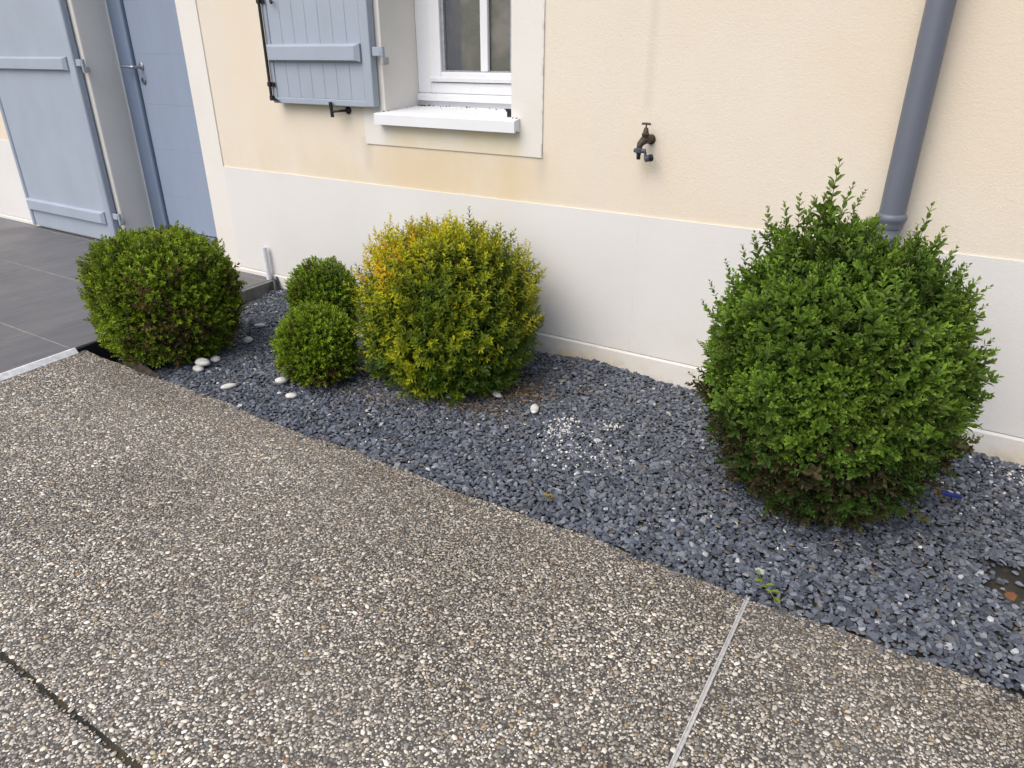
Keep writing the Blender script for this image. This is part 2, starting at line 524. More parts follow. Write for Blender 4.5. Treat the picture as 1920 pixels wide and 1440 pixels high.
for sx, sy, sr, k in ((545, 1065, .035, -.6), (372, 960, .03, -.45), (262, 1268, .16, .22), (110, 1065, .13, .15), (690, 1010, .28, -.18), (1500, 1330, .22, -.16), (330, 1330, .30, .12), (900, 1330, .30, .12), (1180, 1010, .12, -.2), (500, 1255, .05, -.35), (1340, 1300, .05, -.4)):
    q_ = pix(sx, sy, z=0)                                                    # oil spots, dark damp marks and scrubbed pale patches
    fs = np.exp(-((pk[:, 0] - q_.x) ** 2 + (pk[:, 1] - q_.y) ** 2) / sr ** 2 * np.clip(1 + .8 * snoise(P3, 6, 77, 2), .35, 2))[:, None]
    pc = np.clip(pc * (1 + k * fs), .01, .82)
edge = sstep(.30, .0, (yedge(pk[:, 0]) - pk[:, 1]))[:, None] * np.clip(.7 + .5 * snoise(P3, 5, 6), 0, 1)[:, None]
pc = pc * (1 - dirt) + np.array([.150, .130, .105]) * dirt
pc = pc * np.array([1.26, 1.235, 1.20])
pc = pc * (1 - .5 * edge) + np.array([.10, .072, .042]) * .5 * edge
pebbles = np_mesh('pebble', V.reshape(-1, 3), [q.reshape(-1, 4), t.reshape(-1, 3)], PEB, np.repeat(pc, 2 * K + 1, 0), driveway, smooth=True)
tag(pebbles, kind='stuff')

# terrace: grout slab with single tiles, white edge trim
bm = bmesh.new()
poly = [(-9.0, YW - .002), (terrace_x(YW) - .003, YW - .002), (terrace_x(-4) - .003, -4.0), (-9.0, -4.0)]
prism(bm, poly, 'z', -.15, TZ + .0004)
terrace = tag(obj('terrace', bm, GROUT), kind='structure')
RX, RY = .61, .605
X0, Y0 = -3.705, 2.068
gr = .0034
for j in range(-8, 2):
    ya, yb = Y0 + (j - 0) * RY, Y0 + (j + 1) * RY
    yb = min(yb, YW - .004)
    if yb - ya < .02: continue
    for i in range(0, 9):
        xb = X0 - (i - 1) * RX if i else 99
        xb = X0 - (i - 1) * RX; xa = X0 - i * RX
        bm = bmesh.new()
        if i == 0:
            pl = [(xa + gr, ya + gr), (terrace_x(ya) - .004, ya + gr), (terrace_x(yb) - .004, yb - gr), (xa + gr, yb - gr)]
        else:
            pl = [(xa + gr, ya + gr), (xb - gr, ya + gr), (xb - gr, yb - gr), (xa + gr, yb - gr)]
        prism(bm, pl, 'z', TZ - .012, TZ + .0012 + random.uniform(-.0004, .0004))
        obj('tile', bm, TILE, terrace, origin=(xa, ya, TZ - .012))
DXL_ = -4.930
# tiles carried into the door recess
bm = B(DXL_ + .002, -3.895, YW - .002, 3.06, -.1, TZ)
obj('recess_floor', bm, TILE, terrace)
bm = bmesh.new()
ya, yb = -4.0, 1.475
pr = [(-.003, TZ + .003), (.006, TZ + .003), (.027, TZ - .017), (.027, -.1), (-.003, -.1)]
A = [bm.verts.new((terrace_x(ya) + u, ya, v)) for u, v in pr]; C = [bm.verts.new((terrace_x(yb) + u, yb, v)) for u, v in pr]
bm.faces.new(A); bm.faces.new(C[::-1])
for k in range(5): bm.faces.new((A[k], A[(k + 1) % 5], C[(k + 1) % 5], C[k]))
obj('edge_trim', bm, NOSE, terrace)
# weed fabric hanging down the terrace edge at the bed's corner
bm = bmesh.new()
row = []
for k in range(8):
    y = 1.44 + k * .06
    row.append([bm.verts.new((terrace_x(y) + .002 + .012 * u + .006 * math.sin(k * 1.9 + u * 3), y, TZ - .006 - .15 * u)) for u in (0, .3, .65, 1)])
for a, b in zip(row, row[1:]):
    for k in range(3): bm.faces.new((a[k], b[k], b[k + 1], a[k + 1]))
obj('weed_fabric', bm, FABRIC, terrace, smooth=True)
bm = bmesh.new()
ya, yb = 1.80, YW - .004
A = [bm.verts.new((terrace_x(ya) + u, ya, v)) for u, v in ((.0, TZ), (.024, TZ - .003), (.030, -.12), (.0, -.12))]; C = [bm.verts.new((terrace_x(yb) + u, yb, v)) for u, v in ((.0, TZ), (.024, TZ - .003), (.030, -.12), (.0, -.12))]
bm.faces.new(A); bm.faces.new(C[::-1])
for k in range(4): bm.faces.new((A[k], A[(k + 1) % 4], C[(k + 1) % 4], C[k]))
obj('riser', bm, m_plain('bare_concrete', (.20, .20, .185), .9, .2, 0, 12, .4, .4), terrace)

# gravel bed
BX1 = 2.2
holes = [(pix(1892, 1065, z=0), .075, .05), (pix(1920, 1105, z=0), .10, .04), (pix(1068, 782, z=0), .024, .016), (pix(1150, 868, z=0), .014, .012), (pix(1142, 890, z=0), .016, .010)]
def zgrav(x, y):
    P = np.stack([x, y, np.zeros_like(x)], -1).reshape(-1, 3)
    z = -.010 + .007 * snoise(P, 1.3, 21, 2).reshape(np.shape(x)) + .02 * sstep(YW - .25, YW, y) * (.6 + .5 * np.sin(x * 9))
    z -= .055 * np.exp(-(((x + 3.2) / .22) ** 2 + ((y - 1.62) / .13) ** 2))
    z -= .012 * sstep(YE + .07, YE, y) * sstep(-.9, .2, x)
    return z
nx, ny = 150, 34
xs = np.linspace(-3.40, BX1, nx); ys = np.linspace(YE - .05, YW + .01, ny)
XX, YY = np.meshgrid(xs, ys, indexing='ij')
ZZ = zgrav(XX, YY) - .014
V = np.stack([XX, YY, ZZ], -1).reshape(-1, 3)
I = np.arange(nx * ny).reshape(nx, ny)
Fq = np.stack([I[:-1, :-1], I[1:, :-1], I[1:, 1:], I[:-1, 1:]], -1).reshape(-1, 4)
bed = tag(np_mesh('gravel_bed', V, [Fq], SOIL, smooth=True), kind='structure')

def chips(name, xy, size, cols, flat, tilt, parent, kind='stuff', lift=0.0, mat=CHIP, fn=zgrav):
    """flat angular stone chips: irregular rim, smaller faceted top and bottom"""
    n = len(xy); K = 6
    a = (np.arange(K) + rng.uniform(-.32, .32, (n, K))) * 2 * PI / K
    r = rng.uniform(.72, 1.18, (n, K)); asp = rng.uniform(1.0, 1.85, n)[:, None] ** .5
    rx, ry = np.cos(a) * r * asp, np.sin(a) * r / asp
    th = rng.uniform(flat[0], flat[1], n)[:, None]
    top = rng.uniform(.60, .86, (n, 1))
    V = np.zeros((n, 3 * K, 3))
    sx = rng.normal(0, .12, (n, 1)); sy = rng.normal(0, .12, (n, 1))
    V[:, :K] = np.stack([rx, ry, np.zeros((n, K)) + th * rng.uniform(-.25, .25, (n, K))], -1)
    V[:, K:2 * K] = np.stack([rx * top + sx, ry * top + sy, th * (1 + rng.uniform(-.25, .25, (n, K)))], -1)
    V[:, 2 * K:] = np.stack([rx * .8, ry * .8, -th * np.ones((n, K))], -1)
    tx, ty = rng.normal(0, tilt, n), rng.normal(0, tilt, n); rz = rng.uniform(0, 2 * PI, n)
    def rot(V, ang, i, j):
        c, s = np.cos(ang)[:, None], np.sin(ang)[:, None]
        W = V.copy(); W[..., i] = V[..., i] * c - V[..., j] * s; W[..., j] = V[..., i] * s + V[..., j] * c; return W
    V = rot(rot(rot(V, rz, 0, 1), tx, 1, 2), ty, 0, 2)
    V = V * size[:, None, None]
    z = fn(xy[:, 0], xy[:, 1]) + rng.uniform(-.0055, .0035, n) + lift
    V += np.stack([xy[:, 0], xy[:, 1], z], -1)[:, None, :]
    b = (np.arange(n) * 3 * K)[:, None, None]
    q1 = np.array([(k, (k + 1) % K, K + (k + 1) % K, K + k) for k in range(K)])[None] + b
    q2 = np.array([(2 * K + k, 2 * K + (k + 1) % K, (k + 1) % K, k) for k in range(K)])[None] + b
    h = np.arange(K, 2 * K)[None] + b[:, 0]
    o = np_mesh(name, V.reshape(-1, 3), [q1.reshape(-1, 4), h] if n > 5000 else [q1.reshape(-1, 4), q2.reshape(-1, 4), h], mat, np.repeat(cols, 3 * K, 0), parent)
    if kind: tag(o, kind=kind)
    return o

def bed_xy(sp, x0, x1, seed):
    r = np.random.default_rng(seed)
    gx, gy = np.meshgrid(np.arange(x0, x1, sp), np.arange(YE - .004, YW - .006, sp), indexing='ij')
    xy = np.stack([gx.ravel(), gy.ravel()], -1) + r.uniform(-.42, .42, (gx.size, 2)) * sp
    keep = (xy[:, 1] > yedge(xy[:, 0]) + .006) & (xy[:, 1] < YW - .012) & (xy[:, 0] > terrace_x(xy[:, 1]) + .012)
    for c, ax, ay in holes:
        d = ((xy[:, 0] - c.x) / ax) ** 2 + ((xy[:, 1] - c.y) / ay) ** 2
        keep &= (d > 1.0) | (r.uniform(size=len(xy)) < np.clip(d - .2, .06, 1) * .55)
    corner = ((xy[:, 0] + 3.24) / .13) ** 2 + ((xy[:, 1] - 1.60) / .07) ** 2
    keep &= corner > r.uniform(.4, 1.3, len(xy))
    return xy[keep]
xyA = np.concatenate([bed_xy(.0116, -3.45, .75, 1), bed_xy(.021, .75, BX1 - .02, 2)])
nA = len(xyA)
szA = np.clip(rng.lognormal(math.log(.0084), .25, nA), .0046, .016)
pal = np.array([(.093, .106, .133), (.123, .138, .168), (.067, .077, .099), (.165, .180, .211), (.045, .051, .066), (.125, .125, .130), (.21, .22, .24), (.42, .42, .43), (.13, .11, .09)])
pw = np.array([.25, .22, .18, .12, .09, .07, .035, .012, .013]); pw /= pw.sum()
cA = pal[rng.choice(len(pal), nA, p=pw)] * rng.uniform(.82, 1.2, (nA, 1))
chips('slate_chip', xyA, szA, cA, (.28, .52), .24, bed)
# broken white marble chips left from an older cover
def patch(px, py, rx, ry, n):
    c = pix(px, py, z=0)
    return np.stack([c.x + rng.normal(0, rx, n), c.y + rng.normal(0, ry, n)], -1)
xyW = np.concatenate([patch(1050, 800, .026, .045, 130), patch(1052, 845, .050, .06, 50), patch(1095, 830, .07, .05, 55), patch(1143, 796, .030, .020, 50), patch(1135, 855, .06, .05, 25),
                      patch(1912, 895, .05, .05, 80), patch(1850, 935, .10, .08, 26), patch(1080, 880, .12, .09, 24), patch(980, 800, .14, .1, 16),
                      np.stack([rng.uniform(-2.9, 1.2, 130), rng.uniform(YE + .03, YW - .05, 130)], -1)])
xyW = xyW[(xyW[:, 1] < YW - .02) & (xyW[:, 1] > YE + .02)]
nW = len(xyW)
cW = np.array([.66, .65, .62]) * rng.uniform(.7, 1.15, (nW, 1)) * np.array([1, 1, 1])
chips('marble_chip', xyW, rng.uniform(.0018, .0062, nW), cW, (.4, .7), .45, bed, lift=.004)
# a few chips kicked over the edge onto the driveway
nS = 150
xs_ = rng.uniform(-2.9, 1.0, nS)
xyS = np.stack([xs_, yedge(xs_) - np.abs(rng.normal(0, .022, nS)) + .004], -1)
chips('stray_chip', xyS, rng.uniform(.004, .0085, nS), pal[rng.integers(0, 6, nS)] * rng.uniform(.8, 1.2, (nS, 1)), (.2, .4), .15, bed, fn=lambda x, y: zdrive(x) + .005)

# ------------------------------------------------------------------ house
house = empty('house', (-3.0, YW, 0))
tag(house, 'cream rendered house front with white plinth, blue grey door and shuttered window', 'house')
DXL, DXR = -4.930, -3.893       # door opening
WXL, WXR = -2.42, -1.708       # window opening
SXL, SXR = -2.564, -1.553      # window surround
TOP = 2.75
PT = .70                       # top of plinth
YF = YW - .006                 # trims stand 6 mm proud
bm = bmesh.new()
cx = [-9.0, -5.19, -3.717, SXL + .003, SXR - .003, 3.2]
for (x0, x1, z0, z1) in ((-9, -5.10, PT - .01, TOP), (-3.717, SXL + .004, PT - .01, TOP), (SXL + .004, SXR - .004, PT - .01, .905), (SXR - .004, 3.2, PT - .01, TOP), (SXL + .004, SXR - .004, 2.14, TOP), (-5.10, -3.717, 2.36, TOP)):
    box(bm, x0, x1, YW, YW + .33, z0, z1)
obj('wall', bm, BEIGE, house)
bm = bmesh.new()
box(bm, -3.717, 3.2, YF, YW + .33, .098, PT)
box(bm, -9.0, -5.10, YF, YW + .33, .098, PT)
obj('plinth', bm, WHITE, house)
bm = bmesh.new()
prof = [(YF - .007, -.2), (YF - .007, .086), (YF - .002, .0945), (YW + .3, .0945), (YW + .3, -.2)]
prism(bm, prof, 'x', -3.893, 3.2)
prism(bm, prof, 'x', -9.0, -5.10)
obj('base_band', bm, WHITE, house)
# hairline joints of the plinth render
bm = bmesh.new()
box(bm, -1.088, -1.0865, YF - .0006, YF + .01, .10, PT - .002)
obj('plinth_joint', bm, m_plain('joint_filler', (.70, .69, .68), .9), house)
bm = bmesh.new()
box(bm, -5.10, DXL, YF, YW + .33, -.1, 2.36, .012, 3)
box(bm, DXR, -3.717, YF, YW + .33, .0945, 2.36)
box(bm, DXL, DXR, YF + .001, YW + .33, 2.20, 2.36)
obj('door_surround', bm, SURR, house, smooth=True)
bm = bmesh.new()
box(bm, SXL, WXL, YF, YW + .33, .8971, 2.15)
box(bm, WXR, SXR, YF, YW + .33, .897, 2.15)
box(bm, WXL, WXR, YF, YW + .33, .897, .993)
box(bm, WXL, WXR, YF, YW + .33, 2.0, 2.15)
obj('window_surround', bm, SURR, house)
# sill: sloped top, small drip groove underneath
bm = bmesh.new()
pf = [(2.687, .996), (2.700, .996), (2.704, 1.003), (2.714, 1.003), (2.718, .997), (2.732, .997)]
prof = pf + [(YF - .001, .997), (YF - .001, 1.052), (2.690, 1.045), (2.687, 1.042)]
prism(bm, prof, 'x', -2.456, -1.664)
sprof = [(YF - .001, .9935), (3.0, .9935), (3.0, 1.068), (YF - .001, 1.0522)]
prism(bm, sprof, 'x', WXL + .001, WXR - .001)
sill = obj('window_sill', bm, SILLM, house)
bm = bmesh.new()
for k in range(40):
    x = random.choice([random.uniform(WXL + .005, WXR - .02), random.uniform(WXL + .003, WXL + .07)])
    y = 2.985 - abs(random.gauss(0, .02)); s = random.uniform(.0012, .004)
    if x < WXL + .07: s *= 1.5
    box(bm, x, x + s * random.uniform(1, 2), y, y + s, 1.052 + (y - YF) * .059, 1.054 + (y - YF) * .059 + s * .7)
for k in range(34):
    y = random.uniform(YF + .0, 2.95); s = random.uniform(.001, .003); zz = 1.052 + (y - YF) * .059
    xx = random.choice([WXL + .002 + abs(random.gauss(0, .006)), WXR - .012 - abs(random.gauss(0, .004)), random.uniform(WXL, WXR - .05)])
    box(bm, xx, xx + s * 1.5, y, y + s, zz - .001, zz + s * .6)
for k in range(9):
    s = random.uniform(.002, .004); x = WXL - random.uniform(0, .03) if k < 5 else WXR + random.uniform(0, .03)
    box(bm, x, x + s * 2, YF - .006, YF - .002, 1.050, 1.053 + s * .4)
tag(obj('dirt_crumb', bm, m_plain('dry_dirt', (.10, .075, .06), .9), sill), kind='stuff')

# window
YG = 2.99
bm = bmesh.new()
box(bm, WXL + .001, WXR - .001, YG + .012, 3.06, 1.03, 1.0945)
box(bm, WXL + .001, -2.337, YG, 3.06, 1.126, 1.99, .004)
box(bm, -1.79, WXR - .001, YG, 3.06, 1.126, 1.99, .004)
box(bm, -2.3375, -1.7895, YG, 3.06, 1.126, 1.176, .004)
box(bm, -2.3375, -1.7895, YG, 3.06, 1.93, 1.99, .004)
win = obj('window', bm, PVC, house)
bm = bmesh.new()
prism(bm, [(YG - .014, 1.092), (YG + .05, 1.092), (YG + .05, 1.125), (YG - .004, 1.125), (YG - .014, 1.119)], 'x', WXL + .002, WXR - .002)
obj('weather_bar', bm, PVC, win)
bm = bmesh.new()
SX0, SX1 = -2.334, -1.793
box(bm, SX0, -2.266, YG - .010, 3.05, 1.181, 1.927, .004)
box(bm, -1.861, SX1, YG - .010, 3.05, 1.181, 1.927, .004)
box(bm, -2.2665, -1.8605, YG - .010, 3.05, 1.181, 1.224, .004)
box(bm, -2.2665, -1.8605, YG - .010, 3.05, 1.87, 1.927, .004)
obj('sash', bm, PVC, win)
bm = bmesh.new()
prism(bm, [(YG - .012, 1.1795), (YG + .0, 1.1795), (YG + .0, 1.196), (YG - .0105, 1.199), (YG - .016, 1.196)], 'x', SX0 + .002, SX1 - .002)
obj('drip_rail', bm, PVC, win)
bm = bmesh.new()
box(bm, -2.2655, -2.250, YG + .004, YG + .02, 1.224, 1.87)
box(bm, -1.877, -1.8615, YG + .004, YG + .02, 1.224, 1.87)
box(bm, -2.2495, -1.8775, YG + .004, YG + .02, 1.2245, 1.231)
obj('glazing_bead', bm, m_plain('grey_seal', (.34, .36, .38), .6), win)
obj('glazing_bar', B(-2.036, -1.994, YG - .006, YG + .0165, 1.226, 1.868, .005), PVC, win)
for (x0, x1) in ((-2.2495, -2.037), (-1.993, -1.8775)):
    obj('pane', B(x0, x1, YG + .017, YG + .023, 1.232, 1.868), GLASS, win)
# small black catch lying on the sill
bm = bmesh.new()
zc = 1.0535
box(bm, -1.742, -1.722, 2.752, 2.758, zc, zc + .033, .001, 1)
box(bm, -1.742, -1.709, 2.757, 2.785, zc + .0005, zc + .007, .001, 1)
box(bm, -1.746, -1.718, 2.748, 2.7525, zc + .022, zc + .034, .001, 1)
obj('sill_catch', bm, BLACK, house)

# window shutter, folded flat against the wall
ya, yb = 2.685, 2.727
SL, SR, SB, ST = -3.147, -2.447, 1.070, 2.02
bm = bmesh.new()
def bev_rail(bm, x0, x1, z0, z1): box(bm, x0, x1, ya, yb, z0, z1, .006, 2)
bev_rail(bm, SR - .055, SR, SB, ST)
bev_rail(bm, SL, SL + .034, SB, ST)
box(bm, SL + .030, SR - .050, ya + .0015, yb - .001, SB, SB + .030, .004, 2)
box(bm, SL + .030, SR - .050, ya + .0015, yb - .001, ST - .03, ST, .004, 2)
sh = obj('shutter', bm, BLUE, house)
tag(sh, 'planked window shutter with black bolt rod')
nb = 7; x0, x1 = SL + .035, SR - .056; w = (x1 - x0) / nb
for k in range(nb):
    bm = bmesh.new()
    a, b = x0 + k * w + .0002, x0 + (k + 1) * w - .0002
    prism(bm, [(a, yb - .004), (a, ya + .0066), (a + .003, ya + .0045), (b - .003, ya + .0045), (b, ya + .0066), (b, yb - .004)], 'z', SB + .031, ST - .031)
    obj('board', bm, BLUE, sh)
def batten(parent, x0, x1, z0, z1, yf, yk):
    """rail with chamfered ends and edges"""
    bm = bmesh.new(); c = .012; e = .022
    f = [(x0 + e, yf, z0 + c * .6), (x1 - e, yf, z0 + c * .6), (x1 - e, yf, z1 - c), (x0 + e, yf, z1 - c)]
    k = [(x0, yk - .012, z0), (x1, yk - .012, z0), (x1, yk - .012, z1), (x0, yk - .012, z1)]
    l = [(x, yk, z) for x, _, z in k]
    A = [[bm.verts.new(p) for p in r] for r in (f, k, l)]
    bm.faces.new(A[0])
    for P_, Q in ((A[0], A[1]), (A[1], A[2])):
        for i in range(4): bm.faces.new((P_[i], P_[(i + 1) % 4], Q[(i + 1) % 4], Q[i]))
    bm.faces.new(A[2][::-1])
    return obj('batten', bm, BLUE, parent)
batten(sh, SL + .012, SR - .058, 1.268, 1.346, ya - .024, ya + .004)
bm = bmesh.new()
box(bm, SR + .001, SR + .052, ya + .010, ya + .018, 1.293, 1.332, .002, 1)
tube(bm, [(SR + .055, ya + .022, 1.293), (SR + .055, ya + .022, 1.332)], .011, 10)
obj('hinge', bm, BLUE, sh, smooth=True)
bm = bmesh.new()
tube(bm, [(SR + .055, ya + .022, 1.255), (SR + .055, ya + .022, 1.2925)], .010, 10)
box(bm, SR + .046, SR + .068, ya + .024, YF + .002, 1.258, 1.289, .002, 1)
obj('hinge_pin', bm, ALU, sh, smooth=True)
xr = SL + .004
bm = bmesh.new(); tube(bm, [(xr, ya - .012, 1.10), (xr, ya - .012, 2.0)], .0075, 10)
obj('bolt_rod', bm, BLACK, sh, smooth=True)
for z in (1.160, 1.538, 1.90):
    bm = bmesh.new(); box(bm, xr - .010, xr + .012, ya - .022, ya - .001, z - .011, z + .011, .002, 1); box(bm, xr + .010, xr + .030, ya - .010, ya - .001, z - .010, z + .010, .002, 1)
    obj('rod_guide', bm, BLACK, sh)
bm = bmesh.new(); box(bm, xr - .010, xr + .012, ya - .018, ya - .001, 1.082, 1.106, .002, 1); prism(bm, [(xr + .01, 1.082), (xr + .05, 1.080), (xr + .012, 1.096)], 'y', ya - .012, ya - .001)
obj('rod_foot', bm, BLACK, sh)
bm = bmesh.new(); tube(bm, [(xr + .06, ya - .012, 1.552), (xr + .085, ya - .016, 1.545), (xr + .10, ya - .02, 1.527)], [.006, .006, .008], 8)
obj('rod_handle', bm, BLACK, sh, smooth=True)
# shutter stop on the wall below
bm = bmesh.new()
c0 = Vector((-2.668, 2.735, 1.048))
lathe(bm, [(.0175, 0), (.0175, .010), (.012, .014), (.008, .018)], (c0.x, YW + .002, c0.z), (0, -1, 0), 16)
tube(bm, [(c0.x, YW - .01, c0.z), (c0.x - .01, ya - .006, c0.z), (c0.x - .047, ya - .012, c0.z - .004)], .0065, 10)
tube(bm, [(c0.x - .047, ya - .014, c0.z - .030), (c0.x - .049, ya - .014, c0.z + .0), (c0.x - .052, ya - .014, c0.z + .040)], [.0085, .008, .0095], 10)
obj('shutter_stop', bm, BLACK, house, smooth=True)

# tall door shutter, folded flat against the wall
ya, yb = 2.680, 2.727
SL, SR, SB, ST = -6.112, -4.962, .086, 2.24
bm = bmesh.new()
box(bm, SR - .070, SR, ya, yb, SB, ST, .012, 3)
box(bm, SL, SL + .040, ya, yb, SB, ST, .012, 3)
dsh = obj('shutter', bm, BLUE, house, smooth=True)
tag(dsh, 'tall smooth door shutter with two battens')
obj('board', B(SL + .036, SR - .064, ya + .011, yb - .004, SB + .004, ST - .004), BLUE, dsh)
batten(dsh, SL + .020, SR - .088, 1.203, 1.284, ya - .016, ya + .013)
batten(dsh, SL + .020, SR - .088, .212, .297, ya - .016, ya + .013)
for z in (1.236, .262):
    bm = bmesh.new()
    box(bm, SR + .001, SR + .052, ya + .012, ya + .022, z - .006, z + .034, .002, 1)
    tube(bm, [(SR + .056, ya + .026, z - .006), (SR + .056, ya + .026, z + .034)], .012, 10)
    obj('hinge', bm, BLUE, dsh, smooth=True)
    bm = bmesh.new()
    tube(bm, [(SR + .056, ya + .026, z - .044), (SR + .056, ya + .026, z - .0065)], .011, 10)
    box(bm, SR + .046, SR + .070, ya + .028, YF + .002, z - .042, z - .010, .002, 1)
    obj('hinge_pin', bm, ALU, dsh, smooth=True)

# door
YD = 2.96
bm = bmesh.new()
box(bm, DXL + .007, -4.802, YD, 3.07, .10, 2.199, .003)
box(bm, -4.804, -4.766, YD - .010, 3.07, .10, 2.16, .012, 3)
box(bm, -3.985, DXR - .001, YD, 3.07, .10, 2.199, .003)
box(bm, -4.8015, -3.986, YD + .001, 3.07, 2.12, 2.199, .003)
door = obj('door', bm, DOORF, house, smooth=True)
obj('sealant', B(DXL + .0005, DXL + .0065, YD - .004, 3.06, .10, 2.199), PVC, door)
zs = [.163, .402, .716, 1.000, 1.300, 1.605, 1.91, 2.118]
for a, b in zip(zs, zs[1:]):
    bm = bmesh.new()
    yf = YD + .012
    prism(bm, [(3.06, a + .0003), (yf + .0006, a + .0002), (yf, a + .0015), (yf, b - .0015), (yf + .0006, b - .0002), (3.06, b - .0003)], 'x', -4.755, -3.987)
    obj('panel', bm, DOORB, door)
obj('threshold', B(-4.764, DXR - .002, YD - .015, 3.07, .124, .158, .003), m_plain('aluminium', (.42, .42, .43), .4, .5, .8), door)
obj('step', B(DXL + .002, DXR - .002, YD - .03, 3.08, TZ, .1235), WHITE, door)
hx, hz = -4.700, 1.224
bm = bmesh.new()
lathe(bm, [(.024, 0), (.024, .006), (.020, .009)], (hx, YD + .0125, hz + .006), (0, -1, 0), 20)
tube(bm, [(hx, YD + .008, hz), (hx, YD - .036, hz), (hx - .006, YD - .046, hz), (hx - .020, YD - .050, hz + .001), (hx - .130, YD - .052, hz + .004)], [.010, .010, .0105, .0105, .009], 12)
obj('handle', bm, m_plain('satin_steel', (.36, .38, .42), .35, .5, .85), door, smooth=True)
bm = bmesh.new()
lathe(bm, [(.023, 0), (.023, .006), (.018, .009), (.010, .009), (.010, .006)], (hx - .006, YD + .0125, hz - .082), (0, -1, 0), 20)
obj('keyhole_plate', bm, m_plain('dull_steel', (.22, .23, .26), .4, .5, .8), door, smooth=True)

# rest of the house: side and back walls, roof
bm = bmesh.new()
box(bm, -9.0, -8.7, YW + .331, 9.7, -.2, TOP); box(bm, 2.9, 3.2, YW + .331, 9.7, -.2, TOP); box(bm, -8.699, 2.899, 9.4, 9.7, -.2, TOP)
obj('outer_wall', bm, BEIGE, house)
bm = bmesh.new()
box(bm, -8.69, 2.89, YW + .34, 9.39, -.19, .05)
box(bm, -8.69, 2.89, 5.5, 5.6, .051, TOP - .01)
obj('room', bm, DARK, house)
bm = bmesh.new()
prism(bm, [(YW - .35, TOP + .001), (9.95, TOP + .001), (9.95, TOP + .15), (6.2, TOP + 2.6), (YW - .35, TOP + .15)], 'x', -9.3, 3.5)
obj('roof', bm, ROOFM, house)

# ------------------------------------------------------------------ downpipe, tap, pvc stub, conduit
px_, py_ = -.168, 2.672
dp = empty('downpipe', (px_, py_, -.02))
tag(dp, 'slate grey round downpipe running down the wall behind the largest bush', 'downpipe')
bm = bmesh.new(); lathe(bm, [(.0405, .792), (.0405, 2.74)], (px_, py_, 0), n=32)
obj('pipe', bm, PIPE, dp, smooth=True)
bm = bmesh.new()
pr = [(.0405, .772), (.0425, .776), (.0425, .788), (.0445, .795), (.0475, .801), (.0490, .808), (.0475, .815), (.0445, .820), (.0408, .822)]
lathe(bm, pr, (px_, py_, 0), n=32)
obj('collar', bm, PIPE, dp, smooth=True)
bm = bmesh.new()
lathe(bm, [(.036, -.03), (.036, .700), (.0385, .705), (.0385, .733), (.0425, .738), (.0435, .744), (.0425, .750), (.0395, .755), (.0395, .7715)], (px_, py_, 0), n=32)
obj('lower_pipe', bm, PIPE, dp, smooth=True)
bm = bmesh.new(); lathe(bm, [(.043, 1.93), (.045, 1.933), (.045, 1.957), (.043, 1.96)], (px_, py_, 0), n=32); box(bm, px_ - .01, px_ + .01, py_ + .04, YW + .002, 1.935, 1.955)
obj('bracket', bm, PIPE, dp, smooth=True)

tx, tz = -1.075, 1.000
tap = empty('wall_tap', (tx, YW, tz))
tap.scale = (.88, .88, .90)
tag(tap, 'weathered brass garden tap with grey hose fitting, projecting from the cream wall', 'tap')
bm = bmesh.new()
lathe(bm, [(.0215, 0), (.0215, .004), (.019, .010), (.0135, .014), (.012, .028)], (tx + .012, YW + .001, tz), (0, -1, 0), 20)
obj('wall_flange', bm, BRASS, tap, smooth=True)
bm = bmesh.new()
tube(bm, [(tx + .012, YW - .02, tz), (tx + .008, YW - .042, tz + .002), (tx - .002, YW - .060, tz - .002), (tx - .010, YW - .072, tz - .016), (tx - .012, YW - .075, tz - .034)], [.0125, .0165, .0175, .0145, .0115], 14)
lathe(bm, [(.0150, 0), (.0155, .012), (.0170, .014), (.0170, .021), (.013, .024), (.0095, .042), (.006, .045)], (tx + .004, YW - .050, tz + .006), (0, 0, 1), 14)
obj('body', bm, BRASS, tap, smooth=True)
bm = bmesh.new()
tube(bm, [(tx + .004, YW - .050, tz + .046), (tx + .004, YW - .050, tz + .066)], .0038, 8)
tube(bm, [(tx - .016, YW - .050, tz + .066), (tx + .004, YW - .050, tz + .068), (tx + .024, YW - .050, tz + .066)], [.0048, .0042, .0048], 8)
obj('handle', bm, BRASS, tap, smooth=True)
bm = bmesh.new()
hx0, hy0 = tx - .012, YW - .075
lathe(bm, [(.014, 0), (.0165, .003), (.0165, .018), (.013, .021)], (hx0, hy0, tz - .051), (0, 0, 1), 16)
tube(bm, [(hx0 - .022, hy0, tz - .041), (hx0 + .030, hy0, tz - .041)], [.009, .0095], 10)
obj('hose_connector', bm, GREYPL, tap, smooth=True)
bm = bmesh.new()
lathe(bm, [(.011, 0), (.009, .01), (.0095, .018), (.008, .026)], (hx0, hy0, tz - .0515), (0, 0, -1), 14)
obj('nozzle', bm, BLACK, tap, smooth=True)
bm = bmesh.new()
lathe(bm, [(.012, 0), (.0135, .004), (.0135, .016), (.012, .018)], (hx0 + .030, hy0, tz - .074), (.6, .5, .12), 14)
tube(bm, [(hx0 + .030, hy0, tz - .045), (hx0 + .032, hy0 + .002, tz - .066)], .006, 8)
obj('cap', bm, GREYPL, tap, smooth=True)
bm = bmesh.new()
lathe(bm, [(.0125, .0185), (.0155, .020), (.0155, .034), (.011, .037)], (hx0 + .030, hy0, tz - .074), (.6, .5, .12), 14)
obj('rubber_cap', bm, BLACK, tap, smooth=True)

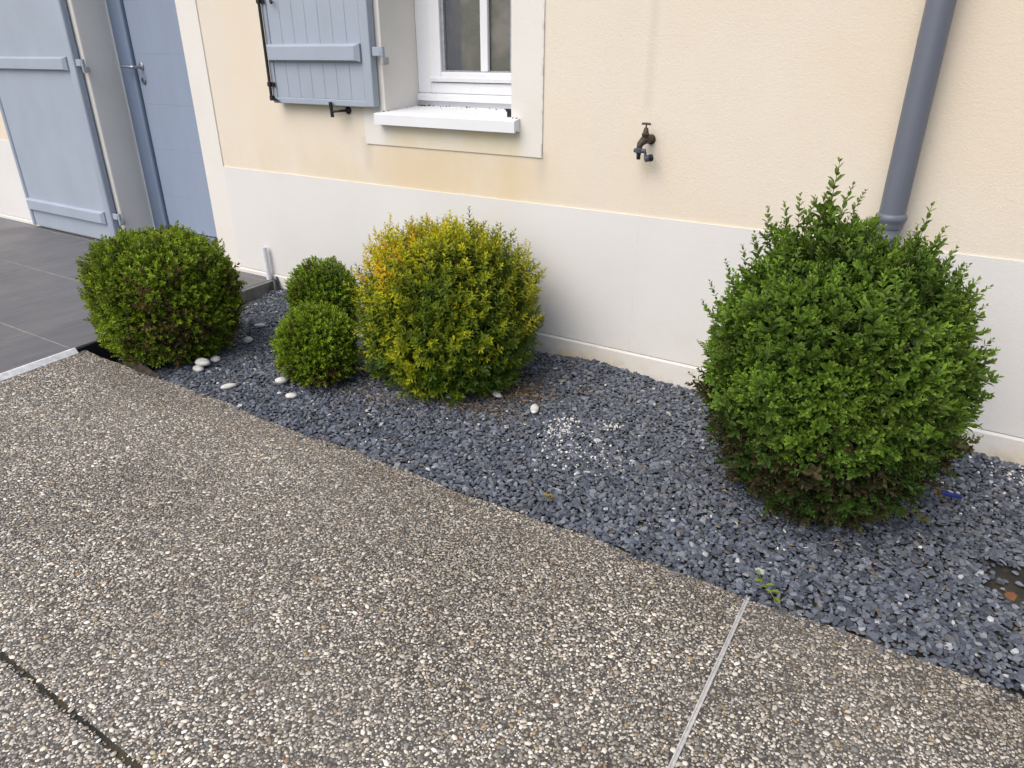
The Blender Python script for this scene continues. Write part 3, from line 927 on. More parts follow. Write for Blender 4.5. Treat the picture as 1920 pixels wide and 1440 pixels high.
bm = bmesh.new()
sx_, sy_ = -3.418, 2.705
lathe(bm, [(.0160, 0), (.0160, .196), (.0142, .198), (.0138, .190)], (sx_ - .0, sy_, TZ + .001), (-.02, -.01, 1), 20)
tag(obj('pipe_stub', bm, PVC, None, origin=(sx_, sy_, TZ), smooth=True), 'short white plastic pipe standing upright on the terrace corner by the wall', 'pipe')
bm = bmesh.new()
tube(bm, [(-3.385, 2.715, .055), (-3.372, 2.700, .072), (-3.356, 2.690, .058), (-3.345, 2.680, .020), (-3.330, 2.672, -.02)], .0095, 8)
tube(bm, [(-3.372, 2.722, .085), (-3.360, 2.715, .062), (-3.340, 2.705, .012), (-3.325, 2.702, -.03)], .007, 8)
tag(obj('conduit', bm, RUBBER, None, origin=(-3.35, 2.69, 0), smooth=True), 'bent dark cable conduit going into the gravel beside the white pipe stub', 'conduit')

# weathered edging strip at the corner of bed and driveway
bm = bmesh.new()
e0, e1 = Vector((-3.16, 1.600, 0)), Vector((-2.83, 1.570, 0))
seg = 8; rows = []
for k in range(seg + 1):
    p = e0.lerp(e1, k / seg); top = .032 + .010 * math.sin(k * .9) - .040 * (k / seg) ** 2.2; ln = .030 * (1 - k / seg)
    rows.append([bm.verts.new(q) for q in ((p.x, p.y - .018, -.08), (p.x, p.y + ln - .006, top), (p.x, p.y + ln + .006, top), (p.x, p.y + .004, -.08))])
for a, b in zip(rows, rows[1:]):
    for k in range(4): bm.faces.new((a[k], b[k], b[(k + 1) % 4], a[(k + 1) % 4]))
bm.faces.new(rows[0]); bm.faces.new(rows[-1][::-1])
tag(obj('edging_board', bm, WOOD, None, origin=(-3.0, 1.585, 0)), 'weathered brown edging strip between driveway and low round bush by the terrace', 'edging')

# ------------------------------------------------------------------ shrubs
def leaf_tpl(L, W, cup=.10, n4=False):
    """leaf pointing along +x with raised halves: 8 vertices, 2 tris + 4 quads (or 5 verts, 4 tris)"""
    if n4:
        v = np.array([(0, 0, 0), (.5, .5, cup), (.5, -.5, cup), (1, 0, -.06), (.5, 0, 0)]) * (L, W, L)
        f3 = np.array([(0, 4, 1), (0, 2, 4), (4, 3, 1), (4, 2, 3)]); f4 = np.zeros((0, 4), int)
    else:
        v = np.array([(0, 0, 0), (.28, .42, cup * .8), (.68, .46, cup), (1, 0, -.05), (.68, -.46, cup), (.28, -.42, cup * .8), (.28, 0, .0), (.7, 0, .01)]) * (L, W, L)
        f3 = np.array([(0, 6, 1), (0, 5, 6), (2, 7, 3), (7, 4, 3)]); f4 = np.array([(1, 6, 7, 2), (6, 5, 4, 7)])
    return v, f3, f4

def sprig(length, nodes, L, W, seed, n4=False, open0=60, open1=22, cup=.1, stem=.0011, whorl=2):
    """a shoot along +z; returns verts, tris, quads and a 0..1 'youth' value per vertex (1 at the tip; -1 stem)"""
    r = np.random.default_rng(seed)
    V, F3, F4, T = [], [], [], []; nv = 0
    ring = lambda z, rad: np.stack([np.cos(np.arange(3) * 2.094) * rad, np.sin(np.arange(3) * 2.094) * rad, np.full(3, z)], -1)
    V += [ring(0, stem), ring(length, stem * .5)]; T += [np.full(6, -1.0)]; nv = 6
    F4.append(np.array([(k, (k + 1) % 3, 3 + (k + 1) % 3, 3 + k) for k in range(3)]))
    for i in range(nodes):
        u = (i + .5) / nodes
        z = length * (u ** .9)
        for w in range(whorl):
            az = i * PI / whorl * 1.0 + w * 2 * PI / whorl + r.normal(0, .25)
            op = math.radians(open0 + (open1 - open0) * u + r.normal(0, 7))      # angle away from the stem
            sc = (.75 + .35 * math.sin(PI * min(u * 1.15, 1)) - .25 * u ** 4) * r.uniform(.85, 1.12)
            v, f3, f4 = leaf_tpl(L * sc, W * sc, cup, n4)
            tw = r.normal(0, .25); c, s = math.cos(tw), math.sin(tw)
            v = v @ np.array([(1, 0, 0), (0, c, s), (0, -s, c)])
            # leaf axis x -> direction (sin op, 0, cos op); leaf normal z faces up the stem
            so_, co_ = math.sin(op), math.cos(op)
            v = v @ np.array([(so_, 0, co_), (0, 1, 0), (-co_, 0, so_)])
            c, s = math.cos(az), math.sin(az)
            v = v @ np.array([(c, s, 0), (-s, c, 0), (0, 0, 1)])
            v = v + (0, 0, z)
            V.append(v); F3.append(f3 + nv); F4.append(f4 + nv); T.append(np.full(len(v), u)); nv += len(v)
    return np.concatenate(V), np.concatenate(F3), np.concatenate([f for f in F4 if len(f)]), np.concatenate(T)

def basis(D, seed):
    r = np.random.default_rng(seed)
    D = D / np.linalg.norm(D, axis=1)[:, None]
    a = r.normal(size=D.shape); a -= (a * D).sum(1)[:, None] * D; a /= np.linalg.norm(a, axis=1)[:, None]
    b = np.cross(D, a)
    return np.stack([a, b, D], 1)          # rows: images of x, y, z

def grow(tpls, O, D, S, colf, seed):
    """place sprig templates at O along D scaled S -> V, F3, F4, cols"""
    M = basis(D, seed); r = np.random.default_rng(seed + 1)
    which = r.integers(0, len(tpls), len(O))
    VV, T3, T4, CC = [], [], [], []; nv = 0
    for k, (v, f3, f4, t) in enumerate(tpls):
        idx = np.where(which == k)[0]
        if not len(idx): continue
        P = np.einsum('vi,nij->nvj', v, M[idx]) * S[idx][:, None, None] + O[idx][:, None, :]
        CC.append(colf(idx, t, P).reshape(-1, 3))
        off = nv + (np.arange(len(idx)) * len(v))[:, None, None]
        T3.append((f3[None] + off).reshape(-1, 3)); T4.append((f4[None] + off).reshape(-1, 4))
        VV.append(P.reshape(-1, 3)); nv += len(idx) * len(v)
    return np.concatenate(VV), np.concatenate(T3), np.concatenate(T4), np.concatenate(CC)

def sphere_dirs(n, seed):
    r = np.random.default_rng(seed)
    i = np.arange(n) + .5
    z = 1 - 2 * i / n; ph = i * PI * (3 - 5 ** .5)
    s = np.sqrt(1 - z * z)
    d = np.stack([s * np.cos(ph), s * np.sin(ph), z], -1) + r.normal(0, 1.2 / math.sqrt(n), (n, 3))
    return d / np.linalg.norm(d, axis=1)[:, None]

class Shrub:
    def __init__(s, name, label, cat, c, r, rz, zc, eup=2.3, edn=2.0, lump=.06, lf=1.3, seed=1, bumps=()):
        s.c = np.array([c[0], c[1], zc]); s.r, s.rz, s.eup, s.edn = r, rz, eup, edn
        s.lump, s.lf, s.seed, s.bumps = lump, lf, seed, bumps
        s.root = empty(name, (c[0], c[1], 0)); tag(s.root, label, cat)
    def R(s, d):
        e = np.where(d[:, 2] > 0, s.eup, s.edn)
        h = np.hypot(d[:, 0], d[:, 1]) / s.r; v = np.abs(d[:, 2]) / s.rz
        R = (h ** e + v ** e) ** (-1 / e)
        R = R * (1 + s.lump * snoise(d, s.lf, s.seed, 3))
        for (bd, wid, amp) in s.bumps:
            b = np.array(bd, float); b /= np.linalg.norm(b)
            R = R * (1 + amp * np.exp(-np.arccos(np.clip(d @ b, -1, 1)) ** 2 / (2 * wid ** 2)))
        return R
    def foliage(s, tpls, n, slen, colf, mat, up=.45, layers=((.60, .95, 1.01), (.26, .82, .95), (.14, .62, .82)), jit=.30, smin=.8, smax=1.25, name='foliage', floor=.01, sun=None):
        d = sphere_dirs(int(n * 1.25), s.seed + 7)
        r = np.random.default_rng(s.seed + 9)
        u = r.uniform(size=len(d)); dep = np.zeros(len(d)); acc = 0
        for (w, a, b) in layers:
            m = (u >= acc) & (u < acc + w + 1e-9); dep[m] = r.uniform(a, b, m.sum()); acc += w
        R = s.R(d)
        tip = s.c + d * (R * dep)[:, None]
        nrm = d * np.array([1 / s.r, 1 / s.r, 1 / s.rz]); nrm /= np.linalg.norm(nrm, axis=1)[:, None]
        D = nrm + np.array([0, 0, up]) * (1 - .5 * np.maximum(nrm[:, 2], 0))[:, None] + r.normal(0, jit, d.shape)
        D /= np.linalg.norm(D, axis=1)[:, None]
        S = r.uniform(smin, smax, len(d))
        O = tip - D * (slen * .75 * S)[:, None]
        keep = (tip[:, 2] > floor) & (O[:, 2] > -.01)
        tip, D, S, O, dep, d = tip[keep], D[keep], S[keep], O[keep], dep[keep], d[keep]
        ctx = dict(tip=tip, dep=dep, d=d, r=r)
        V, F3, F4, C = grow(tpls, O, D, S, lambda idx, t, P: colf(idx, t, ctx), s.seed + 13)
        V[:, 2] = np.maximum(V[:, 2], .002)
        o = np_mesh(name, V, [F3, F4], mat, C, s.root)
        tag(o, kind='stuff')
        return o
    def wood(s, nb, rad=.02):
        bm = bmesh.new()
        p = Vector(s.c)
        tube(bm, [(p.x, p.y, -.04), (p.x + .01, p.y, p.z * .35), (p.x, p.y + .01, p.z * .9)], [rad, rad * .8, rad * .55], 8)
        obj('trunk', bm, BARK, s.root, smooth=True)
        r = random.Random(s.seed)
        bm = bmesh.new()
        for k in range(nb):
            a = k * 2.4 + r.uniform(-.3, .3); el = r.uniform(.0, 1.2)
            d = Vector((math.cos(a) * math.cos(el), math.sin(a) * math.cos(el), math.sin(el)))
            R = float(s.R(np.array([d]))[0])
            st = Vector((p.x, p.y, p.z * r.uniform(.1, .7)))
            en = p + d * R * .82
            mid = st.lerp(en, .5) + Vector((r.uniform(-.02, .02), r.uniform(-.02, .02), -.02))
            tube(bm, [st, mid, en], [rad * .45, rad * .3, rad * .12], 5)
            for q in range(4):
                b0 = mid.lerp(en, r.uniform(.0, .8)); dd = (d + Vector((r.gauss(0, .5), r.gauss(0, .5), r.gauss(.2, .4)))).normalized()
                tube(bm, [b0, b0 + dd * R * .3], [rad * .14, rad * .07], 4)
        tag(obj('branch', bm, BARK, s.root), kind='stuff')
    def shoots(s, meshes, spots, seed):
        """single tall shoots standing out of the crown: each a part, sharing mesh data"""
        r = random.Random(seed)
        for (p, d, sc) in spots:
            me = meshes[r.randrange(len(meshes))]
            o = bpy.data.objects.new('shoot', me); COL.objects.link(o); o.parent = s.root
            o.location = Vector(p) - s.root.location
            q = Vector(d).normalized().to_track_quat('Z', 'Y')
            o.rotation_mode = 'QUATERNION'
            from mathutils import Quaternion
            o.rotation_quaternion = q @ Quaternion((0, 0, 1), r.uniform(0, 6.28))
            o.scale = (sc, sc, sc)

def shoot_mesh(tpl, mat, cf):
    v, f3, f4, t = tpl
    me = bpy.data.meshes.new('shoot')
    faces = [tuple(f) for f in f3] + [tuple(f) for f in f4]
    me.from_pydata([tuple(p) for p in v], [], faces)
    a = me.color_attributes.new('Col', 'FLOAT_COLOR', 'POINT')
    c4 = np.ones((len(v), 4), np.float32); c4[:, :3] = cf(t)
    a.data.foreach_set('color', c4.ravel()); me.materials.append(mat)
    return me

def lerp(a, b, t): return np.asarray(a) * (1 - t) + np.asarray(b) * t

# --- colour rules: leaf colour by age, dryness, variegation, crown depth and height
STEMC = np.array([.11, .10, .045])
def box_col(young, old, dry, dryf, tw=1.0, yell=None, by_height=None):
    def f(idx, t, ctx):
        r = ctx['r']; n = len(idx); tip, dep = ctx['tip'][idx], ctx['dep'][idx]
        u = np.clip(t, 0, 1)[None, :, None] ** 1.3 * tw
        var = (1 + .30 * snoise(tip, 5, 71, 2))[:, None, None] * r.uniform(.78, 1.22, (n, 1, 1))
        vv = np.clip((dep - .80) / .2, 0, 1)[:, None, None]
        hf = 1.0 if by_height is None else by_height(tip)[:, None, None]
        c = lerp(old, young, np.clip(u * (.35 + .65 * vv) * hf, 0, 1)) * var * (.55 + .45 * hf)  # young tone fades and the whole colour darkens towards the bottom
        if yell is not None:
            fy = yell(tip)[:, None, None]
            c = lerp(c, np.array([.20, .19, .03]) * var, fy * .75)
        dp = dryf(tip, dep)
        isdry = (r.uniform(size=n) < dp)[:, None, None]
        dc = np.asarray(dry)[None, None] * r.uniform(.5, 1.4, (n, 1, 1))
        c = np.where(isdry, dc, c)
        c = np.where((t < 0)[None, :, None], STEMC, c)
        return np.clip(np.broadcast_to(c, (n, len(t), 3)), .004, .8)
    return f

# --- large box on the right
tB = [sprig(.048 + .008 * k, 5 + k // 2, .0210 + .0008 * k, .0104 + .0003 * k, 100 + k, open0=66, open1=26) for k in range(6)]
YB, OB = (.205, .325, .036), (.064, .132, .021)
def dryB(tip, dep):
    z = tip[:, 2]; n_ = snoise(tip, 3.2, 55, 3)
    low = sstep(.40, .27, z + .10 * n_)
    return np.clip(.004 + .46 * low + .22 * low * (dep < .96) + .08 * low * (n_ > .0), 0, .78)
def yelB(tip):
    return (sstep(.12, .05, tip[:, 2]) * sstep(.0, .25, snoise(tip, 4, 91, 2) + .1)) * 1.0
big = Shrub('box_bush', 'largest dark green round box bush in front of the grey downpipe', 'bush', (-.190, 2.125), .350, .450, .402, 2.0, 1.80, .10, 1.7, 3,
            bumps=(((-.15, 0, .99), .13, .17), ((-.48, 0, .88), .13, .08), ((.165, .0, .985), .09, -.17), ((.17, -.25, .95), .11, -.13), ((.30, 0, .95), .07, .12), ((.55, 0, .83), .12, .05), ((.85, -.2, -.55), .35, -.06), ((-.7, -.6, -.5), .3, -.05)))
big.foliage(tB, 6500, .066, box_col(YB, OB, (.078, .066, .030), dryB, yell=yelB, by_height=lambda p: .12 + .88 * sstep(.24, .46, p[:, 2] + .07 * snoise(p, 3, 58, 2))), LEAF, up=.55, layers=((.12, 1.0, 1.08), (.46, .91, 1.01), (.27, .78, .93), (.15, .55, .8)), jit=.40, smin=.6, smax=1.35)
big.wood(22, .024)
tBs = [sprig(.140, 8, .0265, .0130, 150 + k, open0=62, open1=34) for k in range(4)]
shB = [shoot_mesh(t, LEAF, lambda t: np.where((t < 0)[:, None], STEMC, lerp((.065, .120, .022), (.200, .290, .045), np.clip(t, 0, 1)[:, None]))) for t in tBs]
spots = []
for (x, y, Y, sc, dx) in ((1573, 310, 2.10, 1.15, .05), (1555, 352, 2.12, .8, -.15), (1597, 352, 2.10, .95, .2), (1620, 362, 2.15, .7, .35), (1500, 372, 2.12, .9, -.1), (1472, 385, 2.15, .8, -.2), (1440, 395, 2.10, .85, -.15),
                        (1525, 380, 2.08, .8, .1), (1745, 392, 2.14, 1.05, .1), (1770, 432, 2.15, .85, .3), (1720, 428, 2.10, .75, -.05), (1705, 440, 2.14, .7, -.2), (1790, 470, 2.13, .8, .35), (1815, 500, 2.10, .7, .45), (1852, 540, 2.10, .75, .9), (1845, 575, 2.05, .6, .9),
                        (1393, 465, 2.08, .7, -.3), (1362, 492, 2.08, .7, -.4), (1332, 530, 2.06, .6, -.5), (1318, 566, 2.04, .6, -.6), (1296, 702, 2.02, .75, -1.6), (1310, 640, 2.02, .5, -1.2), (1848, 700, 2.15, .6, 1.4), (1835, 820, 2.15, .7, 1.5),
                        (1650, 430, 2.02, .7, .0), (1415, 440, 2.12, .7, -.3), (1585, 378, 2.02, .8, .1)):
    d = Vector((dx, random.uniform(-.25, .05), 1)).normalized()
    p = pix(x, y, Y=Y) - d * .125 * sc
    spots.append((p, d, sc))
r_ = random.Random(5)
for k in range(60):
    a = r_.uniform(0, 6.28); el = r_.uniform(.25, 1.35)
    d = Vector((math.cos(a) * math.cos(el), math.sin(a) * math.cos(el), math.sin(el)))
    R_ = float(big.R(np.array([d]))[0])
    dd = (d + Vector((0, 0, .8))).normalized()
    spots.append((Vector(big.c) + d * R_ * 1.0 - dd * .07, dd, r_.uniform(.55, .85)))
big.shoots(shB, spots, 1)

# --- low box on the left
tA = [sprig(.040 + .005 * k, 5 + k // 2, .0175 + .0008 * k, .0080 + .0003 * k, 200 + k, n4=True, open0=60, open1=24) for k in range(6)]
YA, OA = (.350, .460, .028), (.092, .158, .016)
def dryA(tip, dep):
    n_ = snoise(tip, 3.0, 56, 3)
    side = sstep(-3.06, -2.82, tip[:, 0]) * sstep(.50, .30, tip[:, 2])
    return np.clip(.02 + .50 * side * (n_ > -.15) + .12 * (n_ > .5), 0, .8)
boxA = Shrub('box_bush', 'clipped low box bush at the terrace corner, beside the grey tiles', 'bush', (-3.056, 1.815), .312, .302, .248, 3.0, 2.3, .075, 2.1, 5, bumps=(((.3, -.9, .5), .3, -.05), ((-.5, -.6, .6), .25, .05), ((.9, -.3, .1), .3, -.03)))
boxA.foliage(tA, 5200, .050, box_col(YA, OA, (.13, .095, .036), dryA, yell=lambda p: sstep(.0, .5, snoise(p, 2.2, 92, 2)) * sstep(-2.95, -3.3, p[:, 0]) * .7), LEAF, up=.5, jit=.38, smin=.6, smax=1.3, layers=((.10, 1.0, 1.06), (.50, .93, 1.01), (.26, .80, .94), (.14, .6, .8)))
boxA.wood(18, .02)

# --- two small boxes
tS = [sprig(.052, 6, .0205, .0088, 250 + k, n4=True, open0=58, open1=22) for k in range(6)]
YS, OS = (.300, .440, .030), (.082, .150, .018)
def dryS(tip, dep):
    n_ = snoise(tip, 4.0, 57, 3)
    return np.clip(.03 + .5 * sstep(.16, .04, tip[:, 2]) * (n_ > -.3) + .15 * (n_ > .5), 0, .8)
s1 = Shrub('box_bush', 'small box bush at the back, between low box bush and yellow one near the wall', 'bush', (-2.593, 2.365), .160, .205, .170, 2.4, 2.2, .10, 1.9, 6)
s1.foliage(tS, 1500, .052, box_col(YS, OS, (.12, .08, .03), dryS), LEAF, up=.6, jit=.36, smin=.7, layers=((.12, 1.0, 1.10), (.50, .92, 1.01), (.26, .78, .94), (.12, .6, .8)))
s1.wood(10, .014)
s2 = Shrub('box_bush', 'small box bush in front, surrounded by white pebbles, left of yellow bush', 'bush', (-2.221, 1.955), .165, .165, .148, 2.5, 2.6, .10, 1.9, 8)
s2.foliage(tS, 1600, .052, box_col((.350, .470, .030), OS, (.125, .085, .03), dryS), LEAF, up=.6, jit=.36, smin=.7, layers=((.12, 1.0, 1.10), (.50, .92, 1.01), (.26, .78, .94), (.12, .6, .8)))
s2.wood(10, .014)
for shr, pts in ((s1, ((568, 490, 2.36), (600, 484, 2.36), (635, 486, 2.36), (655, 500, 2.36), (612, 490, 2.3))), (s2, ((560, 575, 1.95), (590, 572, 1.95), (625, 578, 1.95), (530, 600, 1.95)))):
    me = [shoot_mesh(t, LEAF, lambda t: np.where((t < 0)[:, None], STEMC, lerp(OS, YS, np.clip(t, 0, 1)[:, None]))) for t in [sprig(.07, 8, .0165, .0075, 270 + k, n4=True) for k in range(3)]]
    shr.shoots(me, [(pix(x, y, Y=Y) - Vector((0, 0, .065)), (random.gauss(0, .12), random.gauss(0, .1), 1), random.uniform(.85, 1.05)) for x, y, Y in pts], 3)

# --- yellow variegated shrub
tY = [sprig(.062 + .008 * k, 6 + k // 2, .0245 + .0006 * k, .0100, 300 + k, n4=True, open0=76, open1=34, cup=.10) for k in range(6)]
GY, YY_ = np.array([.080, .150, .014]), np.array([.66, .64, .016])
def yellow_col(idx, t, ctx):
    r = ctx['r']; n = len(idx); tip, dep = ctx['tip'][idx], ctx['dep'][idx]
    n1 = snoise(tip, 2.4, 61, 3)
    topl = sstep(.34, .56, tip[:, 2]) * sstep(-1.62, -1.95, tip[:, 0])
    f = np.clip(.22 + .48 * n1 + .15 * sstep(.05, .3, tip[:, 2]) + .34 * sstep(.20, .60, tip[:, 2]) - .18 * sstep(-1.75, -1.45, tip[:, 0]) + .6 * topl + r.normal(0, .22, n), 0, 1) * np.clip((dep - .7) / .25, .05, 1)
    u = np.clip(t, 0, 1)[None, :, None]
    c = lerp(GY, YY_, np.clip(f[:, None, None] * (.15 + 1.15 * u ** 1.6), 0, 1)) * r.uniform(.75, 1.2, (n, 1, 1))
    ora = ((topl > .4) & (r.uniform(size=n) < .45))[:, None, None]
    c = np.where(ora & (u > .0) & (u < .75), np.array([.74, .48, .015])[None, None] * r.uniform(.8, 1.1, (n, 1, 1)), c)
    c = np.where((t < 0)[None, :, None], np.array([.16, .15, .03]), c)
    return np.clip(np.broadcast_to(c, (n, len(t), 3)), .004, .8)
yb = Shrub('variegated_bush', 'yellow and green variegated bush with upright shoots, middle of the gravel bed', 'bush', (-1.751, 2.29), .370, .362, .278, 2.5, 2.1, .11, 1.8, 9,
           bumps=(((-.9, -.1, .75), .25, .05), ((.15, -.1, 1), .3, .03)))
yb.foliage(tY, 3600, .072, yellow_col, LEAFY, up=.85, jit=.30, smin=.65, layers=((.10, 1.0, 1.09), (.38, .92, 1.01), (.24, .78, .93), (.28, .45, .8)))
yb.wood(18, .02)
tYs = [sprig(.150, 13, .0250, .0095, 350 + k, n4=True, open0=78, open1=42, cup=.10) for k in range(4)]
shY = [shoot_mesh(t, LEAFY, lambda t: np.where((t < 0)[:, None], (.3, .22, .03), lerp((.74, .48, .02), (.78, .66, .035), np.clip(t, 0, 1)[:, None]))) for t in tYs]
shG = [shoot_mesh(t, LEAFY, lambda t: np.where((t < 0)[:, None], (.12, .13, .03), lerp((.05, .09, .02), (.15, .19, .03), np.clip(t, 0, 1)[:, None]))) for t in tYs]
shM = [shoot_mesh(t, LEAFY, lambda t: np.where((t < 0)[:, None], (.2, .18, .03), lerp((.28, .29, .02), (.60, .54, .03), np.clip(t, 0, 1)[:, None]))) for t in tYs]
def ysp(L, me, Y=2.29):
    yb.shoots(me, [(pix(x, y, Y=Y + random.uniform(-.06, .04)) - Vector((dx * .12, 0, .135 * s)), (dx, random.uniform(-.1, .1), 1), s) for x, y, dx, s in L], 4)
ysp([(727, 408, .05, 1.2), (745, 425, .1, 1.0), (705, 430, -.05, 1.0), (690, 444, -.08, .9), (714, 440, 0, .9), (735, 448, .0, .8), (840, 414, -.05, .8), (868, 430, .05, .8), (680, 480, -.15, .8), (698, 452, -.1, 1.0), (720, 425, 0, 1.1), (738, 436, .1, 1.0), (752, 455, .1, .9), (708, 462, -.05, 1.0), (728, 470, .05, 1.0), (686, 462, -.1, 1.0), (848, 424, 0, .9), (862, 446, .1, .9), (830, 436, -.1, .9)], shY)
ysp([(882, 394, .0, .95), (908, 432, .1, .7), (760, 448, .08, .8), (795, 440, 0, .7), (950, 440, .12, .85), (888, 420, 0, .8), (1022, 572, .9, .8)], shG)
ysp([(990, 460, .2, 1.1), (940, 455, .1, 1.0), (800, 455, -.1, 1.0), (1018, 580, .8, 1.0), (1000, 500, .3, 1.0), (910, 440, .1, 1.0), (770, 440, 0, 1.0), (674, 545, -.3, 1.0), (855, 412, .0, .8), (825, 428, 0, .8), (925, 450, .1, .8), (985, 455, .15, .9), (992, 480, .2, .8), (812, 440, 0, .7), (775, 470, 0, .7), (968, 470, .1, .7), (1004, 530, .35, .7), (675, 520, -.2, .7), (1012, 590, .7, .7), (900, 455, 0, .8)], shM)

# ------------------------------------------------------------------ loose things on the gravel
def pebble(px, py, w, h, ang, label, z=.008, tall=.6, seed=0):
    """rounded white pebble: w, h lengths in metres"""
    c = pix(px, py, z=z)
    bm = bmesh.new()
    bmesh.ops.create_icosphere(bm, subdivisions=3, radius=1)
    P_ = np.array([v.co for v in bm.verts]); d = snoise(P_, .35, 400 + seed, 2)
    for v, k in zip(bm.verts, d):
        f = 1 + .13 * k
        v.co = Vector((v.co.x * w * f, v.co.y * h * f, v.co.z * h * tall * f))
    M = Matrix.Translation(c) @ Matrix.Rotation(ang, 4, 'Z') @ Matrix.Rotation(random.uniform(-.2, .2), 4, 'X')
    bm.transform(M)
    o = obj('white_pebble', bm, STONE, None, origin=c, smooth=True)
    tag(o, label, 'pebble', 'white pebbles on the slate gravel')
for i, a in enumerate([
    (379, 679, .041, .025, .2, 'white pebble lying on top of another pebble below the low box bush', .030),
    (372, 691, .033, .022, -.2, 'greyish pebble half hidden underneath the topmost white pebble of the stacked pair', .006),
    (404, 673, .026, .020, .3, 'small white pebble just right of the stacked pair', .010),
    (429, 724, .032, .019, 1.05, 'oblong white pebble nearest the driveway, below the stacked pair', .008),
    (465, 637, .029, .022, -.3, 'rounded white pebble midway between low box bush and small front bush', .010),
    (488, 610, .031, .016, .9, 'narrow white pebble farthest back on the gravel strip', .008),
    (447, 607, .024, .015, .2, 'white pebble peeking out from the right side of the low box bush', .008),
    (527, 713, .027, .024, .7, 'cream pebble touching the lower left of the small front box bush', .012),
    (545, 742, .025, .018, .4, 'white pebble below the small front box bush, near the driveway', .008),
    (676, 629, .024, .016, .1, 'white pebble in the gap between small box bushes and yellow bush', .010),
    (930, 738, .036, .019, -.5, 'flat grey white pebble in the dry leaves under the yellow bush', .010),
    (1002, 766, .036, .017, 2.05, 'lone upright white pebble right of the yellow bush', .012),
    (842, 742, .022, .018, .3, 'pinkish grey pebble tucked under the front of the yellow bush', .010),
    (665, 692, .022, .018, .3, 'dull grey pebble at the right foot of the small front box bush', .008)]):
    pebble(*a[:6], z=a[6], seed=i)

# dry leaf litter round the yellow bush
def litter(name, px, py, rx, ry, n, parent=None):
    c = pix(px, py, z=0)
    X = c.x + rng.normal(0, rx, n); Yp = c.y + rng.normal(0, ry, n)
    m = (Yp < YW - .03) & (Yp > YE + .03); X, Yp = X[m], Yp[m]; n = len(X)
    v, f3, f4 = leaf_tpl(.021, .0062, .22, True)
    a = rng.uniform(0, 6.28, n); t1 = rng.normal(0, .35, n); s = rng.uniform(.5, 1.25, n)
    D = np.stack([np.cos(a) * np.cos(t1), np.sin(a) * np.cos(t1), np.sin(t1)], -1)
    up = np.array([0, 0, 1.0]) + rng.normal(0, .3, (n, 3)); B_ = np.cross(up, D); B_ /= np.linalg.norm(B_, axis=1)[:, None]; U = np.cross(D, B_)
    P_ = np.einsum('vi,nij->nvj', v, np.stack([D, B_, U], 1)) * s[:, None, None] + np.stack([X, Yp, zgrav(X, Yp) + rng.uniform(.003, .010, n)], -1)[:, None]
    cc = np.array([(.30, .215, .13), (.22, .15, .085), (.40, .33, .21), (.15, .10, .06)])[rng.integers(0, 4, n)] * rng.uniform(.7, 1.15, (n, 1))
    return P_.reshape(-1, 3), (f3[None] + (np.arange(n) * 5)[:, None, None]).reshape(-1, 3), np.repeat(cc, 5, 0)
VV, FF, CC = [], [], []; nv = 0
for a in ((955, 728, .09, .07, 900), (850, 752, .16, .04, 420), (720, 745, .12, .06, 150), (1000, 700, .16, .12, 170), (640, 720, .08, .05, 50), (1500, 960, .18, .09, 80)):
    v, f, c = litter('x', *a); VV.append(v); FF.append(f + nv); CC.append(c); nv += len(v)
tag(np_mesh('leaf_litter', np.concatenate(VV), [np.concatenate(FF)], LITTER, np.concatenate(CC)), 'scatter of narrow dry brown leaves on the gravel under the yellow bush', 'leaf litter', kind='stuff')

# blue foam dart
p0, p1 = pix(1756, 923, z=.012), pix(1800, 931, z=.012)
d = (p1 - p0).normalized()
dart = empty('foam_dart', (p0 + p1) / 2)
tag(dart, 'blue foam toy dart with orange tip lying right of the largest bush', 'toy dart')
bm = bmesh.new(); lathe(bm, [(.0055, 0), (.0065, .001), (.0065, .062), (.0058, .063)], p0 + d * .009, d, 16); obj('foam_body', bm, FOAM, dart, smooth=True)
bm = bmesh.new(); lathe(bm, [(.004, -.004), (.006, -.001), (.006, .008)], p0, d, 16); obj('tip', bm, ORANGE, dart, smooth=True)

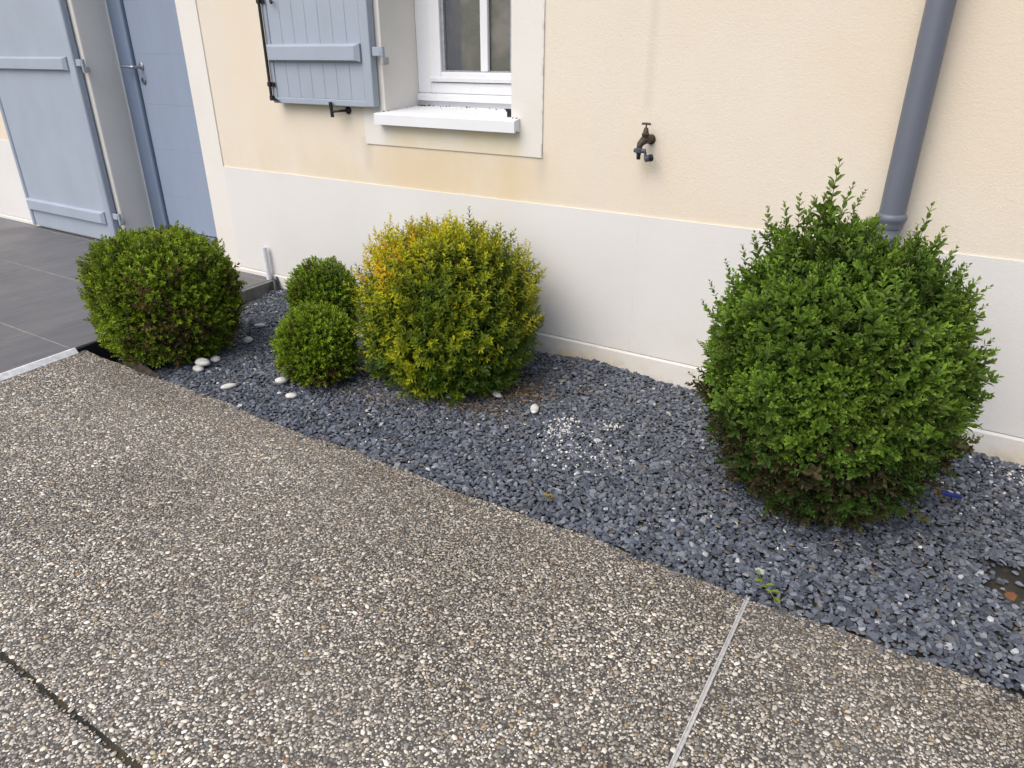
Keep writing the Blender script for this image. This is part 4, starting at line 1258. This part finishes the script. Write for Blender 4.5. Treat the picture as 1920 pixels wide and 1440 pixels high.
def leaf_twig(name, label, cat, pts, leaves, col, L, W, stemcol=None, yf=LEAF, dir3=0.0):
    """a thin stem through pixel points with single leaves: (t along stem, angle, scale)"""
    P_ = [pix(x, y, z=z) for x, y, z in pts]
    root = empty(name, P_[0]); tag(root, label, cat)
    bm = bmesh.new(); tube(bm, P_, .0014, 5); obj('stem', bm, m_plain(name + '_stem', stemcol or (.16, .14, .03), .7), root)
    for (t, ang, sc) in leaves:
        k = min(int(t * (len(P_) - 1)), len(P_) - 2); f = t * (len(P_) - 1) - k
        o_ = P_[k].lerp(P_[k + 1], f)
        v, f3, f4 = leaf_tpl(L * sc, W * sc, .12)
        M = Matrix.Translation(o_ + Vector((0, 0, .003))) @ Matrix.Rotation(ang, 4, 'Z') @ Matrix.Rotation(-random.uniform(.05, .5), 4, 'Y') @ Matrix.Rotation(random.uniform(-.4, .4), 4, 'X')
        v = np.array([M @ Vector(p) for p in v])
        cc = np.array(col) * random.uniform(.75, 1.2)
        np_mesh('leaf', v, [f3, f4], yf, np.tile(cc, (len(v), 1)), root)
leaf_twig('fallen_sprig', 'yellowing leafy sprig lying just right of the base of the largest bush', 'twig', ((1694, 956, .022), (1710, 962, .022), (1726, 976, .014)), ((.1, 2.9, .8), (.35, .4, .8), (.6, -.4, .9), (.95, -.9, 1.3)), (.27, .25, .045), .034, .014)
leaf_twig('creeping_weed', 'small green weed growing from the gravel beside the driveway, right of the steel strip', 'weed', ((1424, 1078, .012), (1432, 1095, .016), (1441, 1106, .015), (1452, 1122, .010)), ((.02, 2.2, .8), (.3, 3.6, 1.1), (.45, .2, .9), (.62, 3.4, .9), (.75, .1, 1.0), (.98, -.9, 1.1), (.85, 3.0, .7)), (.20, .27, .03), .026, .014)
leaf_twig('fallen_leaf_clump', 'tuft of yellow brown moss and leaves on the open gravel near the driveway edge', 'leaf clump', ((1022, 930, .010), (1034, 936, .010)), ((.1, 2, .9), (.3, .6, .9), (.5, 4, .9), (.7, 5.2, .9), (.9, 1.2, .8), (.9, -.4, .9), (.4, 3, .8)), (.24, .18, .05), .022, .011)
leaf_twig('dead_leaf', 'single orange brown dead leaf on the bare patch at the right edge', 'leaf', ((1886, 1108, .008), (1889, 1114, .010)), ((.6, -1.2, 1.1),), (.20, .085, .04), .034, .026, yf=LITTER)
leaf_twig('yellow_stone_leaf', 'pale yellow leaf scrap beside the white marble chips', 'leaf', ((1066, 788, .010), (1070, 790, .012)), ((.6, -.4, .9),), (.40, .32, .14), .022, .014, yf=LITTER)
print('tris', sum(len(p.vertices) - 2 for m in {o.data for o in bpy.data.objects if o.type == 'MESH'} for p in m.polygons))
